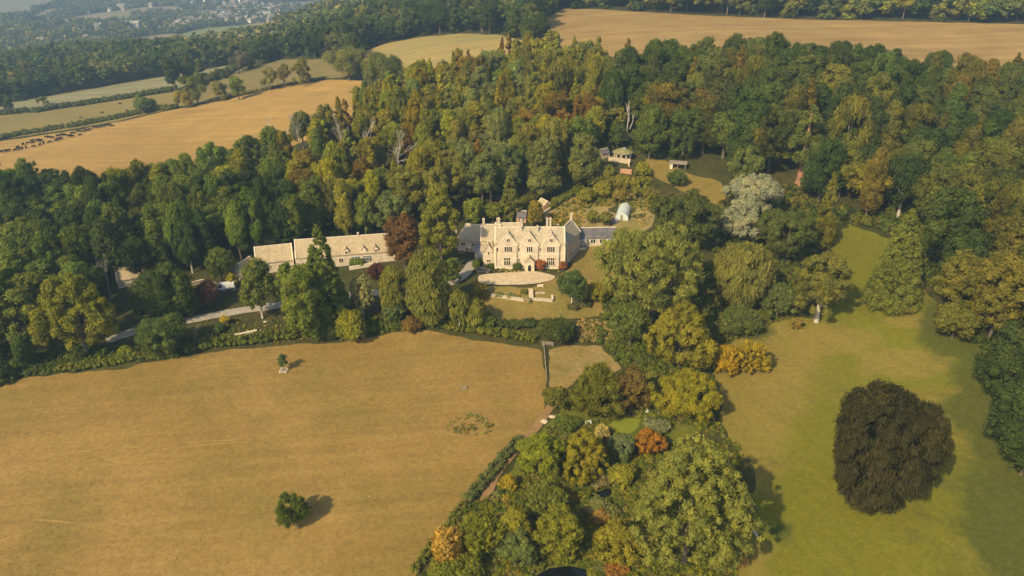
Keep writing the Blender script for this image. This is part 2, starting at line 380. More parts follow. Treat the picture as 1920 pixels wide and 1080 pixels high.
class MB:
    def __init__(s): s.V = []; s.F = []; s.M = []
    def face(s, pts, m=0):
        i = len(s.V); s.V += [tuple(p) for p in pts]; s.F.append(list(range(i, i + len(pts)))); s.M.append(m)
    def box(s, x0, x1, y0, y1, z0, z1, m=0):
        i = len(s.V)
        s.V += [(x0,y0,z0),(x1,y0,z0),(x1,y1,z0),(x0,y1,z0),(x0,y0,z1),(x1,y0,z1),(x1,y1,z1),(x0,y1,z1)]
        for f in ((0,3,2,1),(4,5,6,7),(0,1,5,4),(1,2,6,5),(2,3,7,6),(3,0,4,7)): s.F.append([i + k for k in f]); s.M.append(m)
        return s
    def prism(s, poly, axis, a, b, m=0):
        """poly of 2-D points extruded along axis ('x': points are (y,z); 'y': points are (x,z); 'z': (x,y))"""
        def P(p, t): return (t, p[0], p[1]) if axis == 'x' else ((p[0], t, p[1]) if axis == 'y' else (p[0], p[1], t))
        i = len(s.V); n = len(poly)
        s.V += [P(p, a) for p in poly] + [P(p, b) for p in poly]
        s.F.append([i + k for k in range(n)]); s.F.append([i + n + k for k in reversed(range(n))]); s.M += [m, m]
        for k in range(n):
            s.F.append([i + k, i + n + k, i + n + (k + 1) % n, i + (k + 1) % n][::-1]); s.M.append(m)
        return s
    def slab(s, quad, t, m=0):
        """a thick sheet over four corners, thickness t added upwards"""
        i = len(s.V); s.V += [tuple(p) for p in quad] + [(p[0], p[1], p[2] + t) for p in quad]; n = len(quad)
        s.F.append([i + k for k in reversed(range(n))]); s.F.append([i + n + k for k in range(n)]); s.M += [m, m]
        for k in range(n): s.F.append([i + k, i + (k + 1) % n, i + n + (k + 1) % n, i + n + k]); s.M.append(m)
        return s
    def tube(s, pts, rad, sides=6, m=0):
        pts = [Vector(p) for p in pts]; i0 = len(s.V)
        for k, p in enumerate(pts):
            d = (pts[min(k + 1, len(pts) - 1)] - pts[max(k - 1, 0)]).normalized()
            u = d.orthogonal().normalized(); w = d.cross(u)
            for a in range(sides):
                an = 2 * math.pi * a / sides
                s.V.append(tuple(p + (u * math.cos(an) + w * math.sin(an)) * rad[k]))
        for k in range(len(pts) - 1):
            for a in range(sides):
                b = (a + 1) % sides; s.F.append([i0 + k * sides + a, i0 + k * sides + b, i0 + (k + 1) * sides + b, i0 + (k + 1) * sides + a]); s.M.append(m)
        s.F.append([i0 + (len(pts) - 1) * sides + a for a in range(sides)]); s.M.append(m)
        return s
    def xf(s, f): s.V = [tuple(f(v)) for v in s.V]; return s
    def build(s, name, mats, parent=None, smooth=False):
        # faces that turned inside out are harmless here: all materials shade both sides
        return link_mesh(name, s.V, s.F, mats, parent, s.M if isinstance(mats, (list, tuple)) else None, smooth)

# ------------------------------------------------------------------ the ground
def ground():
    r = np.concatenate([[0.0], np.exp(np.linspace(math.log(12), math.log(8500), 300))])
    t = np.concatenate([np.linspace(-math.pi, -0.9, 60, endpoint=False), np.linspace(-0.9, 0.9, 520), np.linspace(0.9, math.pi, 61)[1:]])
    T, RR = np.meshgrid(t, r); X, Y = RR * np.sin(T), RR * np.cos(T)
    Z = H(X, Y); Z[0, :] = H(np.zeros(1), np.ones(1) * 15)[0]
    nr, nt = X.shape
    idx = np.arange(nr * nt).reshape(nr, nt)
    F = np.stack([idx[:-1, :-1], idx[:-1, 1:], idx[1:, 1:], idx[1:, :-1]], -1).reshape(-1, 4)[:, ::-1]
    me = bpy.data.meshes.new('ground'); V = np.stack([X, Y, Z], -1).reshape(-1, 3)
    fast_mesh(me, V, F)
    me.materials.append(G_SOIL)
    me.polygons.foreach_set('use_smooth', np.ones(len(F), bool)); me.update()
    o = bpy.data.objects.new('ground', me); COL.objects.link(o); tag(o, kind='structure', label='rough green and brown ground under the trees')
def fast_mesh(me, V, F):
    n = F.shape[1]
    me.vertices.add(len(V)); me.vertices.foreach_set('co', np.ascontiguousarray(V, np.float32).ravel())
    me.loops.add(F.size); me.loops.foreach_set('vertex_index', np.ascontiguousarray(F, np.int32).ravel())
    me.polygons.add(len(F)); me.polygons.foreach_set('loop_start', np.arange(0, F.size, n, dtype=np.int32))
    me.update(calc_edges=True)
ground()

def dens(poly, step, closed=True):
    out = []; n = len(poly)
    for i in range(n if closed else n - 1):
        a, b = np.array(poly[i], float), np.array(poly[(i + 1) % n], float)
        k = max(1, int(np.linalg.norm(b - a) / step))
        for j in range(k): out.append(tuple(a + (b - a) * j / k))
    if not closed: out.append(tuple(poly[-1]))
    return out
ZL = [0]
SHEETS = []
def smooth_closed(P, it=2):
    P = np.array(P, float)
    for _ in range(it):
        P = 0.75 * P + 0.25 * np.roll(P, -1, 0) if _ % 2 == 0 else 0.75 * P + 0.25 * np.roll(P, 1, 0)
    return P
def sheet(name, poly, mat, label, cell, lift=0.06, jit=0.5, kind='structure', flat=None, world=False, step=8, open_area=True):
    """a sheet of ground cover lying on the terrain inside a polygon traced in the photo (or given in metres)"""
    if world: W = np.array([(p[0], p[1]) for p in poly])
    else:
        dp = dens(poly, step); W = unproj([p[0] for p in dp], [p[1] for p in dp])[:, :2]
    if jit:
        k = len(W); nz = rng.normal(0, 1, (k, 2)); nz = (nz + np.roll(nz, 1, 0) + np.roll(nz, 2, 0)) / 1.7
        W = smooth_closed(W, 2) + nz * jit
    lo, hi = W.min(0), W.max(0)
    gx, gy = np.meshgrid(np.arange(lo[0], hi[0], cell), np.arange(lo[1], hi[1], cell))
    g = np.stack([gx.ravel(), gy.ravel()], -1) + rng.uniform(-0.2, 0.2, (gx.size, 2)) * cell
    g = g[inside(g[:, 0], g[:, 1], [tuple(w) for w in W])]
    vs_ = [Vector((float(p[0]), float(p[1]))) for p in W] + [Vector((float(p[0]), float(p[1]))) for p in g]
    n = len(W)
    ov, oe, of, *_ = delaunay_2d_cdt(vs_, [], [list(range(n))], 1, 1e-4)
    X = np.array([(v.x, v.y) for v in ov])
    Z = (H(X[:, 0], X[:, 1]) if flat is None else np.full(len(X), flat)) + lift
    me = bpy.data.meshes.new(name); me.from_pydata(np.column_stack([X, Z]).tolist(), [], [list(f) for f in of])
    me.materials.append(mat); me.polygons.foreach_set('use_smooth', [True] * len(me.polygons)); me.update()
    if len(me.polygons) and me.polygons[0].normal.z < 0: me.flip_normals()
    o = bpy.data.objects.new(name, me); COL.objects.link(o); tag(o, label, kind=kind)
    if open_area: SHEETS.append([tuple(w) for w in W])
    return o
P_PAST = [(-260,745),(0,714),(120,702),(230,692),(330,670),(430,656),(560,647),(640,642),(780,616),(830,626),(920,643),(1016,656),(1024,700),(1023,760),(990,815),(930,862),(880,930),(835,1000),(790,1060),(750,1150),(-260,1150)]
sheet('dry_pasture', P_PAST, G_PAST, 'large parched tan pasture below the hedge', 2.2, 0.10, 0.25)
P_LAWN = [(1343,700),(1350,655),(1400,625),(1480,592),(1530,600),(1575,520),(1555,470),(1520,405),(1545,395),(1600,425),(1645,440),(1700,460),(1760,590),(1960,690),(2150,760),(2150,1180),(1300,1180),(1330,1090),(1400,1030),(1420,960),(1410,880),(1370,830),(1352,780)]
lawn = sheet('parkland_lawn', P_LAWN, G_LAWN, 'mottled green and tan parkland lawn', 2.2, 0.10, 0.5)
def paint(o, fields):
    me = o.data; co = np.empty(len(me.vertices) * 3, np.float32); me.vertices.foreach_get('co', co); px, py, _ = project(co.reshape(-1, 3))
    for nm, blobs in fields.items():
        v = np.zeros(len(px))
        for bx, by, rx, ry in blobs: v = np.maximum(v, np.exp(-((px - bx) / rx) ** 2 - ((py - by) / ry) ** 2))
        a = me.attributes.new(nm, 'FLOAT', 'POINT'); a.data.foreach_set('value', v.astype(np.float32))
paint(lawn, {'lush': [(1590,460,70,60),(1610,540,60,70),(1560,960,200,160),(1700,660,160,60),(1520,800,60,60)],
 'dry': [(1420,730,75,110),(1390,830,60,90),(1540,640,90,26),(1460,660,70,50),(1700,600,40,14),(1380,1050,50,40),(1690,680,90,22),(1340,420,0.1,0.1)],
 'rough': [(1840,765,70,40),(1880,820,50,60),(1845,700,60,36),(1800,640,60,30),(1770,600,40,26),(1905,960,80,110),(1462,998,18,8),(1390,620,50,14)]})  # 'rough' paints dark shade into the lawn, mostly along its right edge
sheet('paddock', [(1028,655),(1060,648),(1130,650),(1165,690),(1140,705),(1090,700),(1060,735),(1030,735)], G_PADD, 'small worn paddock behind the fence', 1.5, 0.08, 0.3)
sheet('glade_path', [(1205,298),(1245,300),(1300,328),(1352,342),(1362,372),(1345,392),(1310,375),(1262,350),(1215,325)], G_GLADE, 'olive grass path curving between the trees', 2.0, 0.10, 0.4)
sheet('garden_lawn', [(880,560),(905,548),(1000,545),(1060,548),(1120,552),(1150,568),(1150,590),(1080,598),(1000,602),(930,602),(895,592)], G_GARD, 'dry brown lawn below the terrace wall', 1.5, 0.26, 0.25)
sheet('terrace_bank', [(900,537),(1000,540),(1046,520),(1075,500),(1062,478),(1085,462),(1170,462),(1175,545),(1090,552),(1000,547),(905,550)], G_GARD, 'dry grass bank beside the forecourt', 1.5, 0.12, 0.25)
sheet('forecourt', [(897,517),(930,513),(960,511),(1000,509),(1030,514),(1043,519),(1030,527),(1000,533),(960,535),(915,534),(895,529)], G_GRAV, 'pale gravel turning circle before the manor', 1.5, 0.16, 0.12, step=5)
sheet('kitchen_garden', [(1000,418),(1040,392),(1062,372),(1100,362),(1140,352),(1225,372),(1225,425),(1200,438),(1110,436),(1075,420)], G_BEDS, 'dry cultivated kitchen garden behind the manor', 2.0, 0.08, 0.4)
P_STUB = [(-80,286),(0,266),(110,250),(212,232),(330,205),(400,193),(480,176),(545,160),(620,150),(685,152),(720,190),(640,235),(560,270),(480,310),(400,345),(300,375),(150,375),(0,370),(-80,370)]
sheet('stubble_field', P_STUB, G_STUB, 'golden field above the wood where cattle graze', 5, 0.25, 0.8)
sheet('sheep_field', [(-80,226),(0,212),(60,213),(200,192),(330,172),(352,178),(360,195),(330,203),(210,230),(110,247),(0,262),(-80,280)], G_OLIV, 'olive grazed strip between two hedges', 5, 0.30, 0.6)
sheet('upper_strip_field', [(-80,214),(0,196),(100,180),(230,157),(340,139),(425,124),(470,118),(480,128),(350,160),(330,168),(200,190),(60,210),(0,209),(-80,224)], G_GREY, 'pale grey strip field below the dark wood', 6, 0.32, 0.6)
sheet('tree_dotted_field', [(352,178),(400,150),(480,128),(520,112),(610,112),(660,118),(650,146),(600,150),(545,158),(480,174),(400,191),(362,196)], G_BROWN, 'brown green field with lone trees', 5, 0.34, 0.6)
sheet('hill_field', [(680,100),(720,83),(780,72),(860,64),(935,66),(985,78),(1000,130),(860,150),(760,150),(680,125)], G_MIDF, 'pale dry field between the two woods', 5, 0.30, 0.8)
sheet('ridge_field', [(1015,72),(1030,35),(1052,17),(1120,18),(1300,29),(1500,37),(1920,46),(2150,54),(2150,150),(1920,150),(1500,140),(1200,130),(1030,110)], G_HILL, 'long tan field along the ridge', 6, 0.30, 0.8)
FAR = [
 ('distant_field', [(-80,-8),(112,-8),(98,8),(66,18),(60,30),(0,34),(-80,38)], G_FGREY, 'flat grey field on the far valley side'),
 ('distant_field', [(62,32),(75,20),(100,16),(118,20),(122,26),(100,28),(80,34)], G_FTAN, 'small tan field beside a round dark tree'),
 ('distant_field', [(100,40),(150,30),(190,24),(222,20),(270,14),(330,12),(340,20),(300,26),(260,26),(230,34),(190,44),(120,42)], G_FTAN, 'long tan field across the valley slope'),
 ('distant_field', [(208,28),(228,22),(246,25),(258,38),(240,46),(212,42)], G_FGREEN, 'rounded green field on the valley slope'),
 ('distant_field', [(20,50),(60,45),(90,44),(84,48),(40,52)], G_FTAN, 'thin pale tan strip field in the valley'),
 ('distant_field', [(320,80),(340,66),(372,54),(430,50),(520,45),(530,50),(505,62),(480,66),(440,72),(390,82),(330,86)], G_FGREEN, 'bright green pasture beyond the dark wood'),
 ('distant_field', [(222,88),(240,76),(260,70),(320,64),(345,66),(330,78),(300,84),(262,84),(232,92)], G_FTAN, 'ochre field beyond the dark wood'),
 ('distant_field', [(452,48),(500,42),(506,44),(500,47),(470,49)], G_FTAN, 'narrow tan strip above the green pasture'),
 ('distant_field', [(320,20),(332,16),(350,18),(346,26),(322,28)], G_FTAN, 'small brown field beside the valley town'),
 ('distant_field', [(0,70),(26,70),(24,74),(0,76)], G_FTAN, 'small olive clearing in the valley trees'),
 ('distant_field', [(176,62),(186,58),(200,60),(198,65),(180,66)], G_FTAN, 'small orange paddock round a white house'),
 ('distant_field', [(400,16),(425,8),(450,6),(470,12),(440,20)], G_FTAN, 'tan field above the valley town'),
 ('distant_field', [(130,52),(150,48),(175,50),(168,56),(140,58)], G_FGREEN, 'small green field left of the orange paddock'),
 ('distant_field', [(0,98),(30,92),(60,93),(50,99),(10,103)], G_FTAN, 'pale field glimpsed above the dark wood'),
 ('distant_field', [(230,58),(262,54),(285,58),(262,64),(238,65)], G_FGREEN, 'olive green field right of the orange paddock'),
 ('distant_field', [(520,8),(560,4),(600,6),(590,12),(540,14)], G_FGREY, 'pale field at the head of the valley'),
 ('distant_field', [(540,40),(575,34),(600,36),(580,44),(550,46)], G_FTAN, 'tan field glimpsed over the hill wood'),
]
for nm, pl, mt, lb in FAR: sheet(nm, pl, mt, lb, 22, 1.0, 2.0, step=6)

def strip_road(name, pts, width, mat, label, lift=0.14, cell=1.5):
    W = unproj([p[0] for p in pts], [p[1] for p in pts])[:, :2]
    C = [Vector(w) for w in dens([tuple(w) for w in W], 2.5, False)]
    # smooth the centre line
    A = np.array([(c.x, c.y) for c in C])
    for _ in range(6): A[1:-1] = 0.5 * A[1:-1] + 0.25 * (A[:-2] + A[2:])
    T = np.gradient(A, axis=0); T /= np.linalg.norm(T, axis=1)[:, None]; N = np.stack([-T[:, 1], T[:, 0]], -1)
    wv = width / 2 * (1 + 0.06 * rng.normal(size=(len(A), 1)))
    poly = list(map(tuple, A + N * wv)) + list(map(tuple, (A - N * wv)[::-1]))
    return sheet(name, poly, mat, label, cell, lift, 0, world=True)
strip_road('driveway', [(200,640),(240,622),(330,607),(400,592),(470,580),(520,573),(600,562),(680,552),(760,544),(820,540),(862,530),(878,508),(890,490)], 3.6, G_DRIVE, 'grey chipping drive leading to the manor', 0.20)
strip_road('footpath', [(1042,745),(1018,790),(960,850),(915,905),(905,950),(900,975)], 2.0, G_TRACK, 'trodden earth path beside the pond garden', 0.16)
strip_road('wheel_track', [(110,852),(200,843),(290,836),(380,828),(440,826)], 0.45, G_WTRACK, 'upper of two faint pale wheel tracks across the pasture', 0.16, 1.0)
strip_road('wheel_track', [(180,858),(260,849),(340,840),(420,831),(470,829)], 0.45, G_WTRACK, 'lower of two faint pale wheel tracks across the pasture', 0.16, 1.0)
strip_road('wheel_track', [(60,975),(130,978),(190,990),(250,1010),(330,1050)], 0.5, G_WTRACK, 'faint curved wheel track in the bottom corner of the pasture', 0.16, 1.0)
strip_road('garden_path', [(975,570),(1000,571),(1025,572),(1046,578)], 0.6, G_GRAV, 'narrow pale stone path on the garden lawn', 0.14, 0.6)
strip_road('manor_path', [(994,510),(994,505)], 1.4, G_GRAV, 'pale stone path to the porch', 0.22, 0.6)
def pond(poly, z, mat, label, name='pond'):
    dp = dens(poly, 4); x, y = hit_plane([p[0] for p in dp], [p[1] for p in dp], z)
    sheet(name, list(zip(x, y)), mat, label, 1.5, 0.0, 0.12, flat=z + 0.10, world=True)
pond([(1140,798),(1152,787),(1180,784),(1202,786),(1196,800),(1185,812),(1160,812),(1142,806)], -11, M_ALGAE, 'small pond covered in bright green duckweed')
pond([(1104,930),(1120,920),(1138,915),(1150,918),(1146,929),(1130,936),(1112,938)], -13.6, M_POND, 'small dark pond among the shrubs')
pond([(1008,1078),(1030,1066),(1070,1062),(1098,1068),(1102,1085),(1040,1100),(1000,1092)], -15.2, M_POND, 'larger dark pond at the bottom of the garden')
sheet('garden_grass', [(1060,740),(1140,712),(1220,700),(1330,720),(1345,790),(1300,815),(1215,860),(1200,980),(1190,1100),(800,1100),(870,985),(935,920),(975,850),(1045,775)], G_GGRASS, 'green garden grass around the ponds', 2.0, 0.07, 0.4, open_area=False)
P_GLAWN = [(930,925),(955,895),(985,905),(1000,925),(960,945),(928,952)]
sheet('grass_patch', P_GLAWN, G_LAWN, 'small green lawn beside the earth path', 1.5, 0.09, 0.3)
# ------------------------------------------------------------------ trees
def unit(v): return v / np.maximum(np.linalg.norm(v, axis=-1, keepdims=True), 1e-9)
ICO = None
def ico():
    p = (1 + 5 ** .5) / 2
    V = unit(np.array([(-1,p,0),(1,p,0),(-1,-p,0),(1,-p,0),(0,-1,p),(0,1,p),(0,-1,-p),(0,1,-p),(p,0,-1),(p,0,1),(-p,0,-1),(-p,0,1)], float))
    F = np.array([(0,11,5),(0,5,1),(0,1,7),(0,7,10),(0,10,11),(1,5,9),(5,11,4),(11,10,2),(10,7,6),(7,1,8),(3,9,4),(3,4,2),(3,2,6),(3,6,8),(3,8,9),(4,9,5),(2,4,11),(6,2,10),(8,6,7),(9,8,1)])
    return V, F
ICOV, ICOF = ico()
def leaves_on(g, C, r, n, leaf, style, center, spread=0.28):
    """n leaf faces over puffs C (k,3) with radii r (k,); returns quads (n,4,3) and puff index"""
    w = r ** 2; k = g.choice(len(C), n, p=w / w.sum())
    out = unit(C[k] - center + 1e-3)
    d = unit(g.normal(size=(n, 3)) + 0.75 * out + np.array([0, 0, 0.30]))
    rad = r[k] * (1.0 - spread + 1.9 * spread * g.random(n) ** 1.5)
    P = C[k] + d * rad[:, None]
    nrm = unit(d + 0.55 * g.normal(size=(n, 3)))
    t1 = unit(np.cross(nrm, g.normal(size=(n, 3))))
    ln = leaf * (0.6 + 0.8 * g.random(n)); wd = ln * 0.75
    if style == 'weep':
        t1 = unit(np.array([0, 0, -1.0]) + 0.45 * out * np.array([1, 1, 0]) + 0.25 * g.normal(size=(n, 3))); ln = ln * 1.9; wd = ln * 0.26
    elif style == 'spiky':
        t1 = unit(0.8 * out + np.array([0, 0, 0.75]) + 0.55 * g.normal(size=(n, 3))); ln = ln * 1.5; wd = ln * 0.32
    elif style == 'frond':
        t1 = unit(out * np.array([1, 1, 0.1]) + np.array([0, 0, -0.25]) + 0.35 * g.normal(size=(n, 3))); ln = ln * 1.6; wd = ln * 0.38
    t2 = unit(np.cross(nrm, t1)); t1 = t1 * ln[:, None] * 0.5; t2 = t2 * wd[:, None] * 0.5
    Q = np.stack([P - t1 * 0.9 - t2 * 1.05, P + t1 * 1.35 + t2 * 0.1, P - t1 * 0.7 + t2 * 1.35], 1)
    return Q, k
def puffs(g, a, b, c, style, npuff, pr):
    """clump centres and radii of a crown: half width a, half height b, centre height c"""
    if style in ('cone', 'frond'):
        q = g.random(npuff) ** 1.35                                   # height fraction, denser low
        rr = a * (1 - q) ** 0.72
        th = g.random(npuff) * 2 * math.pi; u = 0.62 + 0.38 * g.random(npuff) ** 0.5; u -= 0.5 * pr / max(a, 1)
        C = np.stack([rr * u * np.cos(th), rr * u * np.sin(th), c - b + 2 * b * q], -1)
        r = pr * (1.05 - 0.75 * q) * (0.7 + 0.5 * g.random(npuff))
        C[:, 2] += r * 0.5
        return C, r
    d = unit(g.normal(size=(npuff, 3)) + np.array([0, 0, 0.25]))
    d = d[d[:, 2] > (-0.95 if style == 'weep' else -0.72)]
    L0 = 0.6 if style == 'weep' else 1.0
    lob = 1 + L0 * 0.17 * np.sin(3 * np.arctan2(d[:, 1], d[:, 0]) + g.random() * 6) * np.sqrt(1 - d[:, 2] ** 2) + L0 * 0.13 * np.sin(4.3 * d[:, 2] + g.random() * 6)
    r = pr * (0.62 + 0.75 * g.random(len(d)))
    u = 0.84 + 0.16 * g.random(len(d)); u[g.random(len(d)) < 0.18 * L0] *= 0.7
    S = np.array([a, a, b])
    C = d * (S * lob[:, None] - r[:, None] * 0.8).clip(0.1) * u[:, None]
    if style == 'column': C[:, :2] *= (1 - 0.35 * (C[:, 2:] / b).clip(-1, 1) ** 2)
    C[:, 2] += c
    return C, r
def crown_arrays(seed, a, b, c, style='round', n=3000, leaf=0.5, npuff=40, pr=1.8, core=True):
    g = np.random.default_rng(seed)
    C, r = puffs(g, a, b, c, style, npuff, pr)
    center = np.array([0, 0, c - b * 0.4])
    Q, k = leaves_on(g, C, r, n, leaf, style, center)
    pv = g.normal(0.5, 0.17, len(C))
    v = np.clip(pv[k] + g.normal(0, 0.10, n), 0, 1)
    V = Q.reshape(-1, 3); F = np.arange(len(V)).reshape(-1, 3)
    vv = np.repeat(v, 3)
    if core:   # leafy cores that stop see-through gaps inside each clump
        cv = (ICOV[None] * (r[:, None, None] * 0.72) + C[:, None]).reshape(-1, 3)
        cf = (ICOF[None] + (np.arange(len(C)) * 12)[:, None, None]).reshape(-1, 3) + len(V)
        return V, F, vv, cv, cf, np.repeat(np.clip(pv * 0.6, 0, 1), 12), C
    return V, F, vv, np.zeros((0, 3)), np.zeros((0, 3), int), np.zeros(0), C
def leaf_mesh(name, V, F, vv, CV, CF, cvv, mat, tint=None):
    me = bpy.data.meshes.new(name)
    A = np.concatenate([V, CV]); n4, n3 = len(F), len(CF); q = F.shape[1]
    me.vertices.add(len(A)); me.vertices.foreach_set('co', A.astype(np.float32).ravel())
    li = np.concatenate([F.ravel(), CF.ravel()]).astype(np.int32)
    me.loops.add(len(li)); me.loops.foreach_set('vertex_index', li)
    me.polygons.add(n4 + n3)
    me.polygons.foreach_set('loop_start', np.concatenate([np.arange(n4) * q, n4 * q + np.arange(n3) * 3]).astype(np.int32))
    me.update(calc_edges=True)
    at = me.attributes.new('v', 'FLOAT', 'POINT'); at.data.foreach_set('value', np.concatenate([vv, cvv]).astype(np.float32))
    if tint is not None:
        ac = me.attributes.new('tint', 'FLOAT_COLOR', 'POINT'); ac.data.foreach_set('color', tint.astype(np.float32).ravel())
    me.materials.append(mat)
    return me
def trunk_mesh(name, seed, c, b, a, rad, C, mat, nlimb=6, reach=0.8, lean=0.0):
    g = np.random.default_rng(seed + 999); mb = MB()
    top = c + b * 0.35
    pts = [(0, 0, -0.8), (0.05, 0, c * 0.25), (g.normal() * 0.2 + lean * .5, g.normal() * 0.2, c * 0.6), (g.normal() * 0.3 + lean, g.normal() * 0.3, top)]
    mb.tube(pts, [rad * 1.25, rad, rad * 0.75, rad * 0.2], 7)
    if C is not None and len(C):
        for k in g.choice(len(C), min(nlimb, len(C)), replace=False):
            e = np.array([0, 0, c]) + (C[k] - np.array([0, 0, c])) * reach; z0 = min(max(c - b * 0.75, 0.6), e[2] - 0.3)
            s = np.array([0, 0, z0]); m = s * 0.45 + e * 0.55 + np.array([0, 0, 0.6])
            mb.tube([s, m, e], [rad * 0.5, rad * 0.3, rad * 0.1], 5)
    me = bpy.data.meshes.new(name); me.from_pydata(mb.V, [], mb.F); me.materials.append(mat); me.update()
    return me
def dead_mesh(name, seed, h, rad, mat, spread=0.5, gens=3, kids=5):
    g = np.random.default_rng(seed); mb = MB()
    def br(p, d, L, r, lv):
        m = p + d * L * 0.5 + g.normal(size=3) * L * 0.05; e = p + d * L + g.normal(size=3) * L * 0.07
        mb.tube([p, m, e], [r, r * 0.7, r * 0.35], 5 if lv == 0 else 3)
        if lv < gens:
            for _ in range(kids):
                t = 0.35 + 0.6 * g.random(); nd = unit(d + spread * g.normal(size=3) + np.array([0, 0, 0.15]))
                br(p + (e - p) * t, nd, L * (0.38 + 0.2 * g.random()), r * 0.45, lv + 1)
    br(np.array([0, 0, -0.5]), unit(np.array([g.normal() * 0.05, g.normal() * 0.05, 1.0])), h * 0.72, rad, 0)
    me = bpy.data.meshes.new(name); me.from_pydata(mb.V, [], mb.F); me.materials.append(mat); me.update(); return me

GREEN = (0.068, 0.084, 0.018); DARK = (0.036, 0.050, 0.014); MIDG = (0.085, 0.105, 0.020); YELG = (0.135, 0.135, 0.016)
GOLD = (0.165, 0.145, 0.014); RUST = (0.125, 0.082, 0.016); COPPER = (0.070, 0.042, 0.022); PURPLE = (0.062, 0.026, 0.022)
OLIVE = (0.110, 0.105, 0.024); SILVER = (0.190, 0.188, 0.165); PALE = (0.15, 0.155, 0.055); BLUEG = (0.10, 0.115, 0.065); ORANGE = (0.30, 0.13, 0.015)
RED = (0.36, 0.085, 0.012); STRAW = (0.42, 0.27, 0.06); BRIGHT = (0.17, 0.19, 0.018)
HERO = []        # (x, y, radius) keeps the wood clear of them
LEAFK = 1.85; LEAFT = (1.05, 1.03, 0.66)
from collections import defaultdict
def put_tree(name, label, cat, loc, crown, trunk, col, rz=0.0, sc=(1, 1, 1), group=None):
    col = tuple(min(0.75, v * LEAFK * k) for v, k in zip(col, LEAFT))
    o = empty(name, loc, label, cat, rz, group); o.scale = sc
    if crown is not None:
        c = bpy.data.objects.new('crown', crown); COL.objects.link(c); c.parent = o; c.color = (*col, 1)
    if trunk is not None:
        t = bpy.data.objects.new('trunk', trunk); COL.objects.link(t); t.parent = o
    return o
_hs = [100]
def hero(name, label, box, col, style='round', clr=1.0, leaf=None, dens_=1.35, pr=None, bark=None, npuff=None, cat='tree', maxb=1.6, reach=0.8, group=None, minb=0.42, trunk_r=None, nlimb=7, cap=26000):
    """a tree or shrub whose crown fills the box traced in the photo; its true size follows from its distance"""
    _hs[0] += 1; seed = _hs[0]
    x0, y0, x1, y1 = box; cx, cy = (x0 + x1) / 2, (y0 + y1) / 2
    lift = 3.0
    for _ in range(6):
        P = unproj([cx], [cy], lift)[0]
        d = project(np.array([P[0], P[1], P[2] + lift]))[2]
        s = d / FPX; a = (x1 - x0) / 2 * s * 0.94
        el = math.asin(np.clip((CAM_H - P[2] - lift) / math.sqrt((CAM_H - P[2] - lift) ** 2 + P[0] ** 2 + P[1] ** 2), 0, 1))
        hb = (y1 - y0) / 2 * s * 0.95
        b2 = (hb ** 2 - (a * math.sin(el)) ** 2) / math.cos(el) ** 2
        b = math.sqrt(max(b2, (minb * a) ** 2))
        if style == 'frond': b = max(minb * a, (2 * hb - a * math.sin(el)) / (2 * math.cos(el)))
        b = min(b, maxb * a if style != 'column' else 6 * a)
        lift = b + clr
    c = lift; area = 4 * math.pi * ((a * a * 1 + 2 * a * b) / 3)
    if style in ('cone', 'frond'): area *= 0.75
    if leaf is None: leaf = max(0.24, d * 0.0020)
    pr_ = pr or max(0.35, min(0.24 * a, 1.9))
    np_ = npuff or int(max(7, min(170, area / (pr_ ** 2 * 1.25))))
    shape = {'weep': 0.7, 'spiky': 0.9, 'frond': 0.9}.get(style, 1.0)
    n = int(min(cap, dens_ * 0.64 * area * 1.5 / (leaf * leaf * 0.36 * shape)))
    V, F, vv, CV, CF, cv, C = crown_arrays(seed, a, b, c, style, n, leaf, np_, pr_, core=(cat != 'weeds'))
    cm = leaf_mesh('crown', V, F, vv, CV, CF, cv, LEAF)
    tr = trunk_r or max(0.05, a * 0.055)
    tm = trunk_mesh('trunk', seed, c, b, a, tr, C, bark or M_BARK, nlimb, reach) if c + b > 1.6 else None
    HERO.append((P[0], P[1], a))
    g = random.uniform(0, 6.28)
    return put_tree(name, label, cat, (P[0], P[1], P[2]), cm, tm, col, g, group=group), P, a, b, c

T = hero
# parkland side
T('weeping_beech', 'huge dark brown weeping beech standing alone on the lawn', (1552,712,1762,968), (0.033,0.030,0.014), 'weep', 0.0, 0.34, 2.4, 1.35, M_BARK, reach=0.6, nlimb=6, trunk_r=0.4, npuff=420, minb=0.8, cap=44000)
T('walnut_tree', 'broad pale green walnut at the edge of the pond garden', (1182,815,1410,1088), (0.135,0.135,0.036), 'round', 0.0, 0.33, 1.2, 1.0, M_BARK, npuff=460, reach=0.5, nlimb=5, trunk_r=0.4)
T('field_maple', 'round yellow green tree by the duckweed pond', (1222,692,1352,798), (0.165,0.145,0.014), 'round', 0.2, 0.30, pr=1.1)
T('bay_tree', 'glossy dark green rounded tree with yellow flecks beside the paddock', (1070,684,1172,783), (0.100,0.098,0.016), 'spiky', 0.0, 0.40, pr=1.3)
T('cherry_tree', 'reddish brown rounded tree beside the glossy green one', (1150,684,1220,780), (0.105,0.072,0.022), 'round', 0.2, 0.34, pr=1.0)
T('hazel_bush', 'leafy green bush at the end of the post and rail fence', (1018,722,1070,770), OLIVE, 'spiky', 0.0, cat='shrub')
T('hazel_bush', 'small round green bush above the pond garden path', (1040,778,1088,806), MIDG, 'spiky', 0.0, cat='shrub')
T('hawthorn_tree', 'dense green hawthorn beside the earth path', (968,806,1060,905), (0.135,0.145,0.016), 'round', 0.0, 0.30, pr=0.8)
T('spindle_tree', 'orange tinged shrub tree below the duckweed pond', (1048,808,1140,908), (0.165,0.140,0.016), 'round', 0.0, 0.30, pr=0.75)
T('willow_shrub', 'slim blue grey shrub between orange and red ones', (1142,812,1192,868), BLUEG, 'round', 0.0, cat='shrub')
